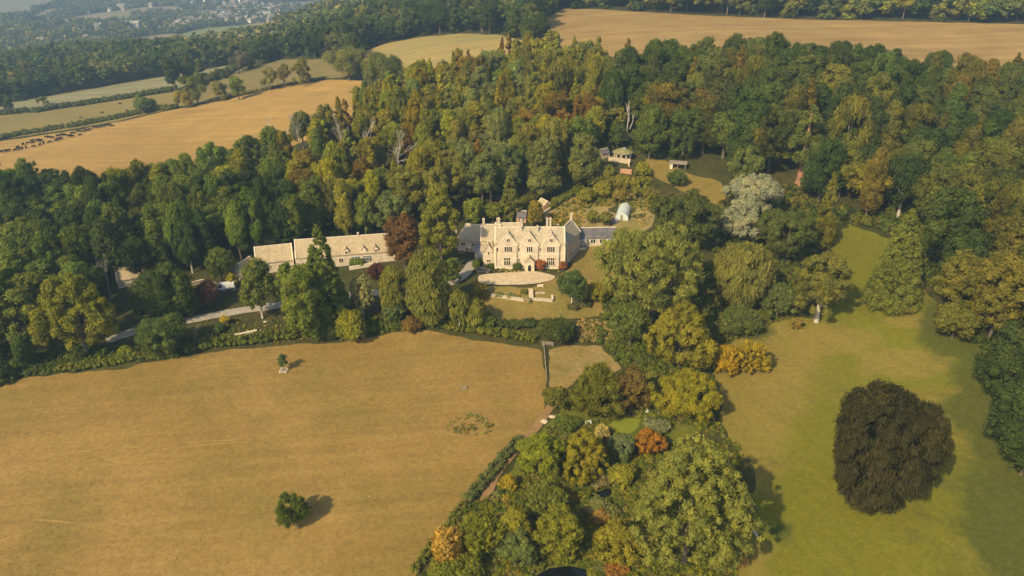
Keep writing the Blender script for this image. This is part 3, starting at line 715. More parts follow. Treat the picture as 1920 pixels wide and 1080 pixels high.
T('red_maple', 'small fiery red and orange maple', (1188,802,1248,856), (0.20,0.095,0.014), 'round', 0.0, 0.28, pr=0.5)
T('lavender_bush', 'grey blue bush behind the fiery red maple', (1206,782,1258,816), (0.13,0.135,0.09), 'round', 0.0, cat='shrub')
T('pampas_clump', 'pale feathery clump beside the duckweed pond', (1112,796,1142,826), (0.32,0.26,0.13), 'spiky', 0.0, cat='shrub')
T('golden_bush', 'small yellow bush on the green patch by the path', (936,888,972,922), (0.24,0.18,0.02), 'spiky', 0.0, cat='shrub')
T('cordyline', 'spiky grey green shrub above the lower thicket', (985,905,1062,975), (0.115,0.125,0.030), 'spiky', 0.0, 0.5, cat='shrub')
T('yellow_shrub', 'yellow green shrub left of the spiky one', (925,950,1000,1030), (0.165,0.15,0.02), 'round', 0.0, cat='shrub')
T('alder_tree', 'bright green leafy tree near the straw coloured grass', (862,962,940,1050), (0.135,0.135,0.018), 'spiky', 0.0, 0.42)
T('alder_tree', 'blue green bushy tree in the lower thicket', (930,985,1012,1060), (0.085,0.10,0.036), 'round', 0.0, 0.34)
T('sallow_tree', 'wide olive tree in the middle of the lower thicket', (1000,950,1092,1060), (0.135,0.130,0.018), 'round', 0.0, 0.33, pr=0.85)
T('sallow_tree', 'olive tree with rusty tips beside the broad walnut', (1112,968,1202,1072), (0.140,0.122,0.018), 'round', 0.0, 0.33, pr=0.85)
T('silver_shrub', 'grey green shrub just below the small dark pond', (1095,936,1162,975), (0.13,0.13,0.055), 'round', 0.0, cat='shrub')
T('silver_shrub', 'mauve grey shrub above the small dark pond', (1104,894,1146,910), (0.17,0.14,0.085), 'round', 0.0, cat='shrub')
T('elder_bush', 'yellow green bush between the small pond and the walnut', (1140,868,1192,915), (0.16,0.15,0.022), 'round', 0.0, cat='shrub')
T('pampas_grass', 'tall straw coloured plume of ornamental grass', (806,992,870,1068), (0.29,0.185,0.05), 'spiky', 0.0, 0.5, 1.3, cat='grass clump')
T('laurel_bush', 'low green bush at the foot of the straw plume', (792,1048,905,1090), (0.12,0.125,0.02), 'round', 0.0, cat='shrub')
T('smoke_bush', 'red leaved bush beside the bottom pond', (1128,1046,1180,1078), (0.19,0.095,0.03), 'round', 0.0, 0.26, pr=0.5, cat='shrub')
T('smoke_bush', 'rusty orange shrub at the top of the lower thicket', (1108,950,1145,985), (0.19,0.12,0.04), 'round', 0.0, cat='shrub')
T('fern_clump', 'pink orange clump at the lawn edge below the walnut', (1365,1035,1400,1066), (0.25,0.15,0.06), 'spiky', 0.0, cat='shrub')
T('golden_willow', 'sprawling golden yellow bush at the lawn corner', (1336,648,1392,705), (0.25,0.165,0.014), 'spiky', 0.0, 0.5, 1.2, 0.7, cat='shrub')
T('golden_willow', 'feathery golden bush lying out over the lawn', (1378,640,1446,702), (0.22,0.165,0.016), 'spiky', 0.0, 0.5, 1.0, 0.6, cat='shrub', minb=0.3)
T('weed_patch', 'low grey green thistle patch in the parched pasture', (838,776,925,808), (0.15,0.15,0.05), 'spiky', 0.0, 0.22, 0.3, 0.35, npuff=90,  cat='weeds', minb=0.06, maxb=0.1)
# trees right of the manor
T('swamp_cypress', 'very broad feathery green tree right of the manor', (1126,406,1326,626), (0.142,0.146,0.044), 'spiky', 0.5, 0.55, 1.6, 1.35, npuff=260, cap=44000)
T('grey_alder', 'blue green leafy tree below the broad feathery one', (1148,560,1222,652), (0.085,0.10,0.028), 'spiky', 0.2, 0.5)
T('golden_elm', 'green tree flecked with bright yellow leaves', (1218,565,1340,700), (0.150,0.130,0.018), 'round', 0.2, 0.40, pr=1.3)
T('silver_willow', 'silvery white billowing willow, upper clump', (1362,320,1474,402), SILVER, 'round', 0.5, 0.42, 1.3, 1.25)
T('silver_willow', 'silvery white billowing willow, lower clump', (1350,374,1436,456), SILVER, 'round', 0.0, 0.42, 1.3, 1.2)
T('holm_oak', 'dark rounded oak just below the silvery willow', (1422,388,1532,492), (0.068,0.078,0.022), 'frond', 0.4, 0.5) if False else T('holm_oak', 'dark rounded oak just below the silvery willow', (1422,388,1532,492), (0.066,0.078,0.022), 'round', 0.4, 0.42, pr=1.3)
T('birch_tree', 'soft olive birch left of the trunk leaning oak', (1338,448,1452,582), (0.125,0.118,0.035), 'weep', 1.0, 0.5)
T('parkland_oak', 'oak with a pale leaning trunk standing on the lawn', (1490,472,1598,600), (0.112,0.105,0.028), 'round', 2.2, 0.40, pr=1.2, bark=M_PALEBARK, trunk_r=0.6)
T('lawson_cypress', 'tall pointed conifer at the edge of the lawn', (1634,382,1744,588), (0.098,0.106,0.024), 'frond', 0.0, 0.42, 2.2, 1.35, npuff=760, cap=40000, maxb=3, nlimb=0)
T('box_bush', 'low round bush at the foot of the pointed conifer', (1664,562,1712,590), (0.11,0.105,0.024), 'round', 0.0, cat='shrub')
T('holm_oak', 'wide dark oak behind the broad feathery tree', (1220,358,1352,470), (0.066,0.074,0.022), 'round', 0.6, 0.46, pr=1.4)
T('holly_tree', 'small dark bushy tree on the glade above the garden', (1250,318,1288,350), (0.062,0.076,0.020), 'round', 0.2)
T('scots_pine', 'small blue green pine with white trunk in the manor garden', (1044,508,1102,566), (0.062,0.085,0.030), 'spiky', 2.6, 0.42, bark=M_PALEBARK)
T('medlar_tree', 'small yellow green tree beside the white trunked pine', (1096,530,1150,566), (0.15,0.135,0.02), 'round', 0.4)
T('lilac_bush', 'rounded shrub in a row below the manor pine', (1064,566,1086,582), (0.075,0.068,0.035), 'round', 0.0, cat='shrub')
T('lilac_bush', 'grey green shrub at the right end of the row below the manor pine', (1084,560,1112,576), (0.07,0.085,0.04), 'round', 0.0, cat='shrub')
T('juniper_bush', 'blue green loose shrub beside the parkland oak', (1428,530,1492,600), (0.085,0.10,0.038), 'spiky', 0.0, 0.4, cat='shrub')
T('juniper_bush', 'low blue green bush below the soft olive birch', (1345,575,1430,630), (0.085,0.10,0.032), 'spiky', 0.0, 0.4, cat='shrub')
T('gorse_bush', 'small bush with golden tips at the foot of the leaning oak', (1478,595,1505,618), (0.16,0.12,0.03), 'round', 0.0, cat='shrub')
# garden front and wood edge
T('yew_bush', 'dark dense yew at the corner of the pasture', (1010,592,1078,646), (0.060,0.072,0.022), 'spiky', 0.0, 0.4, cat='shrub')
T('birch_tree', 'slender birch with white trunk below the forecourt', (838,535,882,612), (0.115,0.118,0.028), 'weep', 2.5, 0.42, bark=M_PALEBARK)
T('birch_tree', 'wide weeping birch with pale branches in front of the poplar', (758,470,850,612), (0.112,0.112,0.028), 'weep', 1.0, 0.46, bark=M_PALEBARK, reach=1.0, nlimb=14)
T('birch_tree', 'round topped birch left of the wide weeping one', (706,486,768,606), (0.122,0.118,0.024), 'weep', 1.0, 0.42)
T('birch_tree', 'low birch at the end of the garden lawn', (866,560,915,612), (0.125,0.122,0.026), 'weep', 1.0, 0.40)
T('hornbeam_tree', 'columnar yellow green tree rising between copper beech and manor', (786,338,864,505), (0.130,0.128,0.022), 'column', 1.0, 0.42, 1.6, 1.3, npuff=120)
T('copper_beech', 'red brown copper beech at the end of the long stone range', (722,392,792,512), (0.100,0.052,0.022), 'round', 1.0, 0.42)
T('hawthorn_tree', 'leafy green tree against the left end of the manor', (832,476,864,540), (0.092,0.108,0.020), 'round', 0.5, 0.42)
T('sycamore_tree', 'massive bright green sycamore hiding the middle of the stone range', (518,482,622,646), (0.098,0.118,0.020), 'round', 0.4, 0.42, 1.35, 1.3, npuff=150)
T('larch_tree', 'pointed green conifer rising above the massive sycamore', (548,411,662,632), (0.080,0.098,0.020), 'frond', 0.3, 0.42, 2.0, 1.25, npuff=420, cap=36000, maxb=5, nlimb=0)
T('ash_tree', 'leaning ash with pale trunk beside the drive', (445,486,520,588), (0.088,0.100,0.024), 'round', 2.5, 0.42, 1.0, bark=M_PALEBARK)
T('purple_plum', 'purple leaved plum tree above the drive', (367,526,412,578), (0.100,0.045,0.035), 'round', 0.3, 0.34)
T('yew_tree', 'very dark spreading yew left of the purple plum', (250,500,372,602), (0.050,0.064,0.016), 'spiky', 0.3, 0.46)
T('laurel_bush', 'big dark green rounded bush at the pasture edge', (256,590,352,672), (0.070,0.088,0.026), 'spiky', 0.0, 0.42, cat='shrub')
T('lime_tree', 'great round yellow green lime near the pasture corner', (72,506,212,672), (0.128,0.125,0.016), 'round', 0.8, 0.42, 1.35, 1.35, npuff=150)
T('spruce_tree', 'tall yellow green spruce behind the great lime', (16,480,92,650), (0.098,0.102,0.020), 'round', 0.5, 0.46)
T('clipped_yew', 'tall rounded clipped yew at the pasture corner', (22,626,66,692), (0.048,0.066,0.018), 'column', 0.0, 0.34)
T('young_spruce', 'dark young spruce at the end of the hedge', (-22,655,26,722), (0.052,0.068,0.020), 'frond', 0.0, 0.4, maxb=2.4)
T('hornbeam_tree', 'upright green tree beside the low end of the stone range', (386,460,438,532), (0.090,0.108,0.020), 'spiky', 0.3, 0.42)
T('gorse_bush', 'small yellow bush beside the low end of the stone range', (424,512,446,538), (0.20,0.17,0.02), 'round', 0.0, cat='shrub')
T('young_tree', 'young yellow leaved tree on the bank below the drive', (411,592,430,606), (0.30,0.22,0.02), 'round', 1.0, 0.26)
T('privet_bush', 'dark small bush beneath the young yellow tree', (396,606,424,624), (0.06,0.08,0.022), 'round', 0.0, 0.3, cat='shrub')
T('bramble_bush', 'bright yellow green bush left of the great dark bush', (218,648,250,668), (0.15,0.16,0.02), 'round', 0.0, cat='shrub')
T('acacia_tree', 'rounded yellow green tree right of the massive sycamore', (628,580,692,642), (0.140,0.135,0.016), 'round', 0.0, 0.38)
T('plum_bush', 'dark purple bush in front of the stone range windows', (688,494,722,524), (0.07,0.028,0.028), 'round', 0.0, 0.34, cat='shrub')
T('bramble_bush', 'reddish brown bush among the birches', (752,592,792,624), (0.12,0.075,0.022), 'round', 0.0, cat='shrub')
T('privet_bush', 'blue green bush at the foot of the birches', (716,560,760,606), (0.072,0.09,0.032), 'round', 0.0, cat='shrub')
T('bramble_bush', 'green bush at the right foot of the birches', (890,585,932,616), (0.085,0.105,0.024), 'spiky', 0.0, cat='shrub')
T('maple_bush', 'small olive gold bush at the forecourt corner', (884,530,915,562), (0.16,0.125,0.02), 'round', 0.0, cat='shrub')
T('clipped_box', 'round clipped bush beside the parked dark car', (885,486,902,506), (0.072,0.095,0.016), 'round', 0.0, 0.32, cat='shrub')
T('norway_spruce', 'pointed green spruce behind the manor', (932,312,980,416), (0.115,0.118,0.026), 'frond', 0.5, 0.42, 1.6, 0.9, npuff=120, maxb=5, nlimb=0)
T('thuja_tree', 'golden brown conifer right behind the manor roof', (986,376,1020,424), (0.155,0.120,0.018), 'column', 0.3, 0.42)
T('holm_oak', 'tall grey green oak at the wood edge, leftmost of three above the garden', (985,252,1052,372), (0.098,0.104,0.034), 'round', 2, 0.5)
T('holm_oak', 'grey green round oak overhanging the kitchen garden corner', (1060,256,1128,345), (0.104,0.108,0.034), 'round', 2, 0.5)
T('holm_oak', 'pale grey green oak lowest at the wood edge behind the garden', (985,316,1048,376), (0.125,0.130,0.050), 'round', 0.5, 0.5)
T('beech_tree', 'bright green tree directly behind the manor chimneys', (868,372,910,420), (0.115,0.128,0.020), 'round', 0.8, 0.46)
T('beech_tree', 'bright green tree between spruce and left manor chimney', (906,378,942,416), (0.112,0.120,0.020), 'round', 0.8, 0.46)
T('pasture_oak', 'young tree standing alone low in the pasture', (513,922,577,990), (0.074,0.094,0.022), 'spiky', 0.2, 0.24, 1.5, 0.75, npuff=60)
T('pasture_sapling', 'small sapling with a guard at the top of the pasture', (518,662,541,690), (0.070,0.095,0.045), 'round', 1.2, 0.17, 1.1, 0.45, npuff=24)
# field trees far left
FT = [((340,132,392,198),(0.085,0.095,0.026),'round','dense green tree in the gap between strip fields'),((326,166,372,203),(0.15,0.13,0.018),'round','low yellow green tree at the strip hedge end'),
 ((396,152,428,190),(0.135,0.125,0.026),'round','yellow olive tree by the golden field edge'),((428,140,462,188),(0.105,0.125,0.024),'round','upright green tree by the golden field edge'),
 ((487,122,520,170),(0.125,0.120,0.038),'round','pale tree with ivy trunk above the golden field'),((516,118,548,165),(0.145,0.115,0.028),'round','thin ochre tree in the line above the golden field'),
 ((544,112,585,160),(0.120,0.110,0.024),'round','darker round tree ending the line above the golden field'),((245,180,291,214),(0.085,0.105,0.030),'round','spreading tree in the hedge beside the cattle'),
 ((-14,176,28,214),(0.062,0.078,0.026),'round','dark tree at the far end of the strip hedge'),((425,96,466,138),(0.115,0.10,0.070),'round','grey mauve tree in front of the dark wood'),
 ((68,180,92,198),(0.13,0.12,0.045),'round','thin pale tree alone on the strip field'),((612,84,692,152),(0.115,0.118,0.040),'round','large pale grey green tree at the golden field corner'),
 ((676,100,765,168),(0.080,0.090,0.028),'round','dark broad tree beside the large pale one'),((392,128,428,150),(0.07,0.08,0.024),'round','low dark scrubby tree by the strip field'),
 ((440,108,482,128),(0.06,0.07,0.022),'round','flat dark tree on the corner below the dark wood')]
for bx, c, st, lb in FT: T('field_tree', lb, bx, c, st, 0.3, 0.62, 1.0, (bx[2] - bx[0]) * 0.045, npuff=22, minb=0.6)
# orchard behind the manor
OR = [((1090,318,1130,352),OLIVE,'olive orchard tree at the top left of the kitchen garden'),((1120,310,1160,344),(0.115,0.11,0.024),'orchard tree below the summerhouse wall'),((1112,338,1152,370),(0.15,0.135,0.020),'yellow green orchard tree above the polytunnel bed'),
 ((1146,326,1186,362),(0.145,0.125,0.018),'orchard tree just below the pink brick wall'),((1180,330,1225,372),(0.13,0.12,0.022),'wide orchard tree at the right of the garden'),((1082,352,1116,380),(0.14,0.13,0.020),'low orchard tree by the garden wall'),
 ((1190,305,1222,332),(0.15,0.14,0.018),'bright green shrub between summerhouse and glade'),((1098,392,1124,418),(0.125,0.12,0.026),'fruit tree left of the polytunnel'),((1122,395,1150,424),(0.115,0.105,0.028),'fruit tree nearest the polytunnel door'),
 ((1145,352,1180,380),(0.16,0.12,0.03),'ochre fruit tree directly behind the polytunnel'),((1205,345,1240,385),(0.11,0.10,0.024),'bushy tree between polytunnel and dark oak')]
for bx, c, lb in OR: T('fruit_tree', lb, bx, c, 'round', 0.3, 0.42, 1.1, 0.9)
# manor front shrubs
T('climbing_shrub', 'dark green shrub left of the manor porch', (958,490,983,506), (0.062,0.075,0.020), 'round', 0.0, 0.22, 1.2, 0.45, cat='shrub')
T('red_creeper', 'rusty red shrub right of the manor porch', (1001,486,1026,507), (0.20,0.075,0.03), 'round', 0.0, 0.22, 1.2, 0.45, cat='shrub')
T('red_creeper', 'red bush at the right corner of the manor', (1046,490,1064,506), (0.20,0.075,0.035), 'round', 0.0, 0.22, 1.2, 0.45, cat='shrub')
T('clipped_box', 'dark clipped bush against the side wall of the manor', (1060,476,1071,486), (0.045,0.06,0.022), 'round', 0.0, 0.22, 1.2, 0.45, cat='shrub')
T('bay_bush', 'green bush before the small left gable of the manor', (910,492,930,503), (0.055,0.07,0.022), 'round', 0.0, 0.22, 1.2, 0.45, cat='shrub')
T('dark_laurel', 'dark green hedge like bush by the blue doors', (890,484,908,500), (0.035,0.05,0.016), 'round', 0.0, 0.3, cat='shrub')
T('lavender_mound', 'grey lavender mound at the stone pier', (982,557,998,568), (0.24,0.20,0.15), 'round', 0.0, 0.22, cat='shrub')
T('rose_bush', 'low green bush behind the terrace wall, nearest the pier', (975,541,992,552), (0.10,0.10,0.028), 'round', 0.0, 0.24, cat='shrub')
T('rose_bush', 'low green bush behind the terrace wall at its left end', (926,548,945,556), (0.14,0.14,0.07), 'round', 0.0, 0.24, cat='shrub')
T('rose_bush', 'pale low bush in the middle of the terrace bed', (948,550,968,558), (0.16,0.16,0.09), 'round', 0.0, 0.24, cat='shrub')
T('wall_shrub', 'green shrub under the large windows of the stone range', (655,484,688,496), (0.10,0.12,0.026), 'round', 0.0, 0.3, cat='shrub')
# right edge
RE = [((1186,196,1256,298),(0.070,0.085,0.020),'mid green tree with pale trunk just right of the summerhouse'),((1246,205,1322,296),(0.055,0.070,0.018),'dark green tree above the open shelter'),((1140,225,1176,282),(0.050,0.064,0.018),'dark narrow tree left of the forked dead trunk'),((1752,560,1838,640),(0.095,0.090,0.020),'low leaning tree at the lawn edge under the right wood'),((1822,478,1935,640),(0.115,0.098,0.020),'large ochre green tree overhanging the dark lawn edge'),
 ((1762,470,1850,585),(0.105,0.095,0.020),'ochre tipped beech behind the pointed conifer'),((1858,700,1960,850),(0.038,0.052,0.016),'dark tree overhanging the lawn at the frame edge'),
((1875,590,1990,720),(0.040,0.052,0.016),'dark tree below the large ochre green one'),((1832,640,1925,745),(0.036,0.048,0.014),'very dark low tree in the corner of the lawn under the right wood'),((1878,770,1990,900),(0.034,0.046,0.014),'dark drooping tree at the frame edge right of the weeping beech')]
for bx, c, lb in RE: T('beech_tree', lb, bx, c, 'frond' if False else 'round', 0.6, 0.48, 1.3, 1.5)

# dead and bare trees
def dead(label, px, ybase, ytop, mat, seed, spread=0.5, name='dead_tree', rad=None, gens=3, kids=5, lift=0.0):
    P = unproj([px], [ybase])[0]
    if lift: P = unproj([px], [ybase], lift)[0]
    d = project(P + np.array([0, 0, lift]))[2]; el = math.atan2(CAM_H - P[2], math.hypot(P[0], P[1]))
    h = (ybase - ytop) * d / FPX / math.cos(el) + lift
    o = empty(name, tuple(P), label, 'tree'); me = dead_mesh('trunk', seed, h, rad or h * 0.013, mat, spread, gens, kids)
    t = bpy.data.objects.new('branches', me); COL.objects.link(t); t.parent = o
    HERO.append((P[0], P[1], 3))
dead('bare grey dead tree standing above the low barn roof', 209, 560, 486, M_GREYBARK, 1, 0.35, rad=0.25)
dead('nearly leafless young tree on the bank below the drive', 368, 640, 606, M_GREYBARK, 2, 0.4)
dead('bare white branched tree among the autumn wood', 742, 300, 245, M_PALEBARK, 3, 0.45, lift=9)
dead('grey leafless tree in the wood below the golden field', 515, 275, 225, M_PALEBARK, 4, 0.3, lift=8)
dead('thin pale dead tree in the wood near the dark conifer', 398, 345, 305, M_GREYBARK, 6, 0.3, lift=6)
dead('pale twiggy tree in the middle of the autumn wood', 640, 250, 205, M_PALEBARK, 5, 0.3, lift=10)
dead('pale bare topped tree just right of the first twiggy one', 690, 262, 222, M_PALEBARK, 15, 0.28, lift=10)
dead('grey bare topped tree in the wood below the golden field corner', 560, 262, 218, M_GREYBARK, 16, 0.28, lift=9)
dead('pale stems standing together left of the autumn wood', 535, 270, 222, M_PALEBARK, 17, 0.22, lift=8)
dead('tall forked dead trunk above the summerhouse', 1181, 268, 178, M_PALEBARK, 8, 0.25, rad=0.42, gens=2, kids=3)
# weeping tree with bare pale limbs by the drive
o_, P_, a_, b_, c_ = T('weeping_willow', 'thin weeping tree with bare white limbs over the drive', (652,508,702,600), (0.20,0.175,0.085), 'weep', 1.0, 0.45, 0.28, bark=M_PALEBARK, reach=1.0, nlimb=22, trunk_r=0.5)
# redwood
def redwood():
    P = unproj([1499], [344])[0]; d = project(P)[2]; h = (344 - 205) * d / FPX / 0.95
    V, F, vv, CV, CF, cv, C = crown_arrays(77, 7.5, (h - 9) / 2, 9 + (h - 9) / 2, 'frond', 9000, 0.62, 70, 2.0)
    cm = leaf_mesh('crown', V, F, vv, CV, CF, cv, LEAF); mb = MB()
    mb.tube([(0,0,-0.5),(0,0,1.5),(0,0,9),(0,0,h*0.9)], [2.0,1.35,1.05,0.2], 10)
    tm = bpy.data.meshes.new('trunk'); tm.from_pydata(mb.V, [], mb.F); tm.materials.append(M_REDBARK)
    put_tree('redwood_tree', 'redwood with thick bare pinkish trunk in the right wood', 'tree', tuple(P), cm, tm, (0.085,0.098,0.026)); HERO.append((P[0], P[1], 6))
redwood()

# ------------------------------------------------------------------ the woods
OPEN = []        # ground kept free of woodland: polygons in metres
for pl in SHEETS: OPEN.append(pl)
def wpoly(px): 
    W = unproj([p[0] for p in px], [p[1] for p in px]); return [(w[0], w[1]) for w in W]
for px in ([(440,560),(450,500),(560,478),(640,470),(735,462),(800,450),(905,400),(1010,380),(1040,372),(1150,300),(1130,275),(1200,275),(1215,300),(1350,335),(1365,392),(1230,372),(1225,440),(1180,520),(1150,640),(1000,660),(800,620),(640,640),(440,660)],
           [(190,640),(225,548),(310,530),(445,520),(445,660),(190,700)],
           [(0,705),(100,640),(220,640),(260,700),(0,740)],
           [(1120,640),(1330,560),(1560,480),(1640,430),(1760,600),(1700,700),(1400,1080),(700,1100),(1000,760)]):
    OPEN.append(wpoly(px))
G_MID = [(560,330),(520,250),(640,190),(720,140),(860,90),(1010,60),(1130,90),(1140,180),(1110,300),(1000,300),(880,330),(760,380),(680,380)]
CANOPY = [
 ('wood above the stone range', [(-90,330),(0,318),(60,308),(110,330),(180,318),(260,300),(300,312),(350,292),(420,262),(470,262),(520,222),(580,205),(640,180),(690,160),(760,130),(850,108),(905,100),(960,72),(1010,58),(1060,72),(1130,80),(1160,200),(1140,290),(1080,340),(1000,400),(880,410),(760,420),(640,440),(520,460),(430,470),(250,500),(80,560),(-90,660)], 8.2, (13, 22)),
 ('right wood', [(1130,80),(1240,84),(1290,66),(1340,80),(1400,66),(1500,84),(1580,80),(1660,94),(1760,100),(1850,112),(2080,118),(2200,300),(2200,800),(1960,760),(1850,600),(1750,520),(1740,380),(1640,410),(1560,390),(1500,345),(1440,330),(1360,330),(1290,300),(1230,290),(1185,280),(1150,200)], 10.6, (18, 27)),
 ('ridge wood', [(1030,-60),(2150,-60),(2150,44),(1920,30),(1500,20),(1300,14),(1120,2),(1040,10)], 11, (15, 20)),
 ('hill wood', [(455,100),(470,82),(540,52),(600,30),(650,12),(720,-2),(800,-50),(1050,-60),(1060,10),(1030,24),(1010,50),(960,72),(930,52),(860,44),(780,50),(720,62),(680,84),(640,100),(600,100),(560,104),(480,108)], 11, (16, 21)),
 ('left dark wood', [(-80,108),(0,100),(100,85),(180,78),(250,76),(310,72),(400,74),(480,74),(520,80),(520,104),(430,110),(340,120),(240,140),(120,168),(0,190),(-80,200)], 12, (16, 21)),
]
def classify(px, py, region, u):
    """what kind of tree the photo shows at this spot of canopy"""
    if region == 'wood above the stone range':
        if inside(px, py, G_MID):
            t = [(RUST, 'rusty', .01), (GOLD, 'golden', .27), ((0.132,0.124,0.018), 'ochre', .22), (OLIVE, 'olive', .24), (MIDG, 'green', .14), ((0.105,0.115,0.045), 'grey green', .15)]
        elif py > 330 and px < 840: t = [(DARK, 'dark green', .50), (GREEN, 'green', .34), (MIDG, 'mid green', .16)]
        elif px < 560: t = [(GREEN, 'green', .35), (MIDG, 'mid green', .2), (YELG, 'yellow green', .15), (DARK, 'dark green', .2), (OLIVE, 'olive', .10)]
        else: t = [(GREEN, 'green', .28), (OLIVE, 'olive', .28), (YELG, 'yellow green', .10), ((0.13,0.105,0.016), 'ochre', .14), (PALE, 'grey green', .12), (DARK, 'dark green', .10)]
    elif region == 'right wood':
        if 1530 < px < 1680 and 140 < py < 330: t = [((0.112,0.094,0.018), 'ochre', .4), (OLIVE, 'olive', .3), (DARK, 'dark green', .3)]
        elif px > 1750 and py > 200: t = [((0.096,0.084,0.018), 'ochre', .12), ((0.075,0.078,0.018), 'olive', .30), (DARK, 'dark green', .36), (GREEN, 'green', .22)]
        else: t = [(DARK, 'dark green', .34), ((0.052,0.066,0.016), 'green', .34), ((0.075,0.085,0.026), 'grey green', .14), ((0.085,0.08,0.018), 'olive', .15), ((0.11,0.085,0.016), 'ochre', .03)]
    elif region == 'ridge wood': t = [((0.07,0.08,0.026), 'green', .4), (OLIVE, 'olive', .3), (DARK, 'dark green', .2), (YELG, 'yellow green', .1)]
    else: t = [(DARK, 'dark green', .5), ((0.056,0.068,0.022), 'green', .35), ((0.08,0.082,0.024), 'olive', .15)]
    for c, nm, w in t:
        u -= w
        if u <= 0: return c, nm
    return t[-1][:2]
HG = np.array([(h[0], h[1], h[2]) for h in HERO])
cand = []
for name, poly, sp, (h0, h1) in CANOPY:
    g = np.random.default_rng(len(name) * 31)
    W = unproj([p[0] for p in dens(poly, 40)], [p[1] for p in dens(poly, 40)], (h0 + h1) / 2)
    lo, hi = W[:, :2].min(0) - 10, np.minimum(W[:, :2].max(0) + 10, 1700)
    rows = np.arange(lo[1], hi[1], sp * 0.87); pts = []
    for i, y in enumerate(rows):
        x = np.arange(lo[0], hi[0], sp) + (i % 2) * sp / 2
        pts.append(np.stack([x, np.full(x.shape, y)], -1))
    pts = np.concatenate(pts); pts += g.uniform(-0.34, 0.34, pts.shape) * sp
    z = H(pts[:, 0], pts[:, 1]); h = g.uniform(h0, h1, len(pts)) * np.where(g.random(len(pts)) < 0.15, 1.18, 1)
    px, py, d = project(np.column_stack([pts, z + h * 0.85]))
    ok = (d > 0) & inside(px, py, poly) & (px > -140) & (px < 2060)
    for op in OPEN: ok &= ~inside(pts[:, 0], pts[:, 1], op)
    # keep crowns off the open ground as well
    for dx, dy in ((2.4, 0), (-2.4, 0), (0, 2.4), (0, -2.4)):
        for op in OPEN: ok &= ~inside(pts[:, 0] + dx, pts[:, 1] + dy, op)
    ok &= (np.hypot(pts[:, 0, None] - HG[None, :, 0], pts[:, 1, None] - HG[None, :, 1]) > HG[None, :, 2] * 0.85 + 1.8).all(1)
    # sight of the things the photo shows clear of the wood
    ty, hw = project(np.column_stack([pts, z + h]))[1], 4.6 * sp / 8.2 * FPX / d; by = project(np.column_stack([pts, z + h * 0.1]))[1]
    for fx0, fy0, fx1, fy1, fbx, fby in ((1366,325,1468,445,1410,440),(1488,290,1512,340,1499,344),(1212,302,1350,372,1280,340),(1146,272,1182,322,1165,296),(1174,188,1190,262,1181,268),(728,248,756,292,742,330),(632,208,648,240,640,290),(682,225,700,255,690,300),(552,222,568,250,560,290)):
        fd = project(gp(fbx, fby))[2]; ok &= ~((px + hw > fx0) & (px - hw < fx1) & (by > fy0) & (ty < fy1) & (d < fd - 3))
    for k in np.where(ok)[0]: cand.append((name, pts[k, 0], pts[k, 1], z[k], h[k], px[k], py[k], d[k], sp))
print('woodland trees', len(cand))
PROTO = []
for i in range(18):
    st = ['round','round','round','round','spiky','round','round','weep','round','spiky','frond','round','column','frond','frond','column','round','spiky'][i]
    a, b = (4.9, 7.8) if st != 'frond' else (3.6, 8.6)
    if st == 'column': a, b = 3.4, 8.0
    if i in (1, 5): a, b = 5.6, 7.0
    c = 18 - b - 0.3
    V, F, vv, CV, CF, cv, C = crown_arrays(500 + i, a, b, c, st, 9500, 0.42 if st in ('round', 'column') else 0.55, 62 + 2 * i, 1.35 if st != 'frond' else 1.15)
    PROTO.append((leaf_mesh('crown', V, F, vv, CV, CF, cv, LEAF), trunk_mesh('trunk', 500 + i, c, b, a, 0.34, C, M_PALEBARK if i in (4, 7) else M_BARK, 5, 0.7), st))
OCV = np.array([(1,0,0),(-1,0,0),(0,1,0),(0,-1,0),(0,0,1),(0,0,-1)], float); OCF = np.array([(0,2,4),(2,1,4),(1,3,4),(3,0,4),(2,0,5),(1,2,5),(3,1,5),(0,3,5)])
def low_crown(seed, a, b, c, st, n, leaf, npuff, pr):
    V, F, vv, CV, CF, cv, C = crown_arrays(seed, a, b, c, st, n, leaf, npuff, pr, core=False)
    r = np.full(len(C), pr * 0.8); cv_ = (OCV[None] * r[:, None, None] + C[:, None]).reshape(-1, 3)
    cf = (OCF[None] + (np.arange(len(C)) * 6)[:, None, None]).reshape(-1, 3) + len(V)
    return V, F, vv, cv_, cf, np.full(len(cv_), 0.3)
def low_lib(s0, n, leaf, npuff, pr):
    out = []
    for i in range(9):
        st = ['round','round','spiky','round','round','round','frond','column','frond'][i]; a, b = (5.0, 7.6) if st != 'frond' else (3.6, 8.4)
        out.append(low_crown(s0 + i, a, b, 18 - b - 0.3, st, n, leaf, npuff, pr))
    return out
LOWS = [low_lib(700, 560, 1.15, 24, 1.9), low_lib(740, 320, 1.5, 16, 2.2), low_lib(780, 170, 2.0, 10, 2.7)]
sizes = np.array([c[4] * c[8] / c[7] ** 1.0 * (1.0 if -60 < c[5] < 1980 else 0.3) for c in cand])
order = np.argsort(-sizes)
NIND = 620; NK = defaultdict(int); KIND = {'round': 'broadleaf_tree', 'spiky': 'feathery_tree', 'weep': 'drooping_tree', 'frond': 'conifer_tree', 'column': 'upright_tree'}
g = np.random.default_rng(5)
STN = {'round': 'round topped', 'spiky': 'feathery', 'weep': 'soft drooping', 'frond': 'pointed', 'column': 'narrow upright'}
mass = []
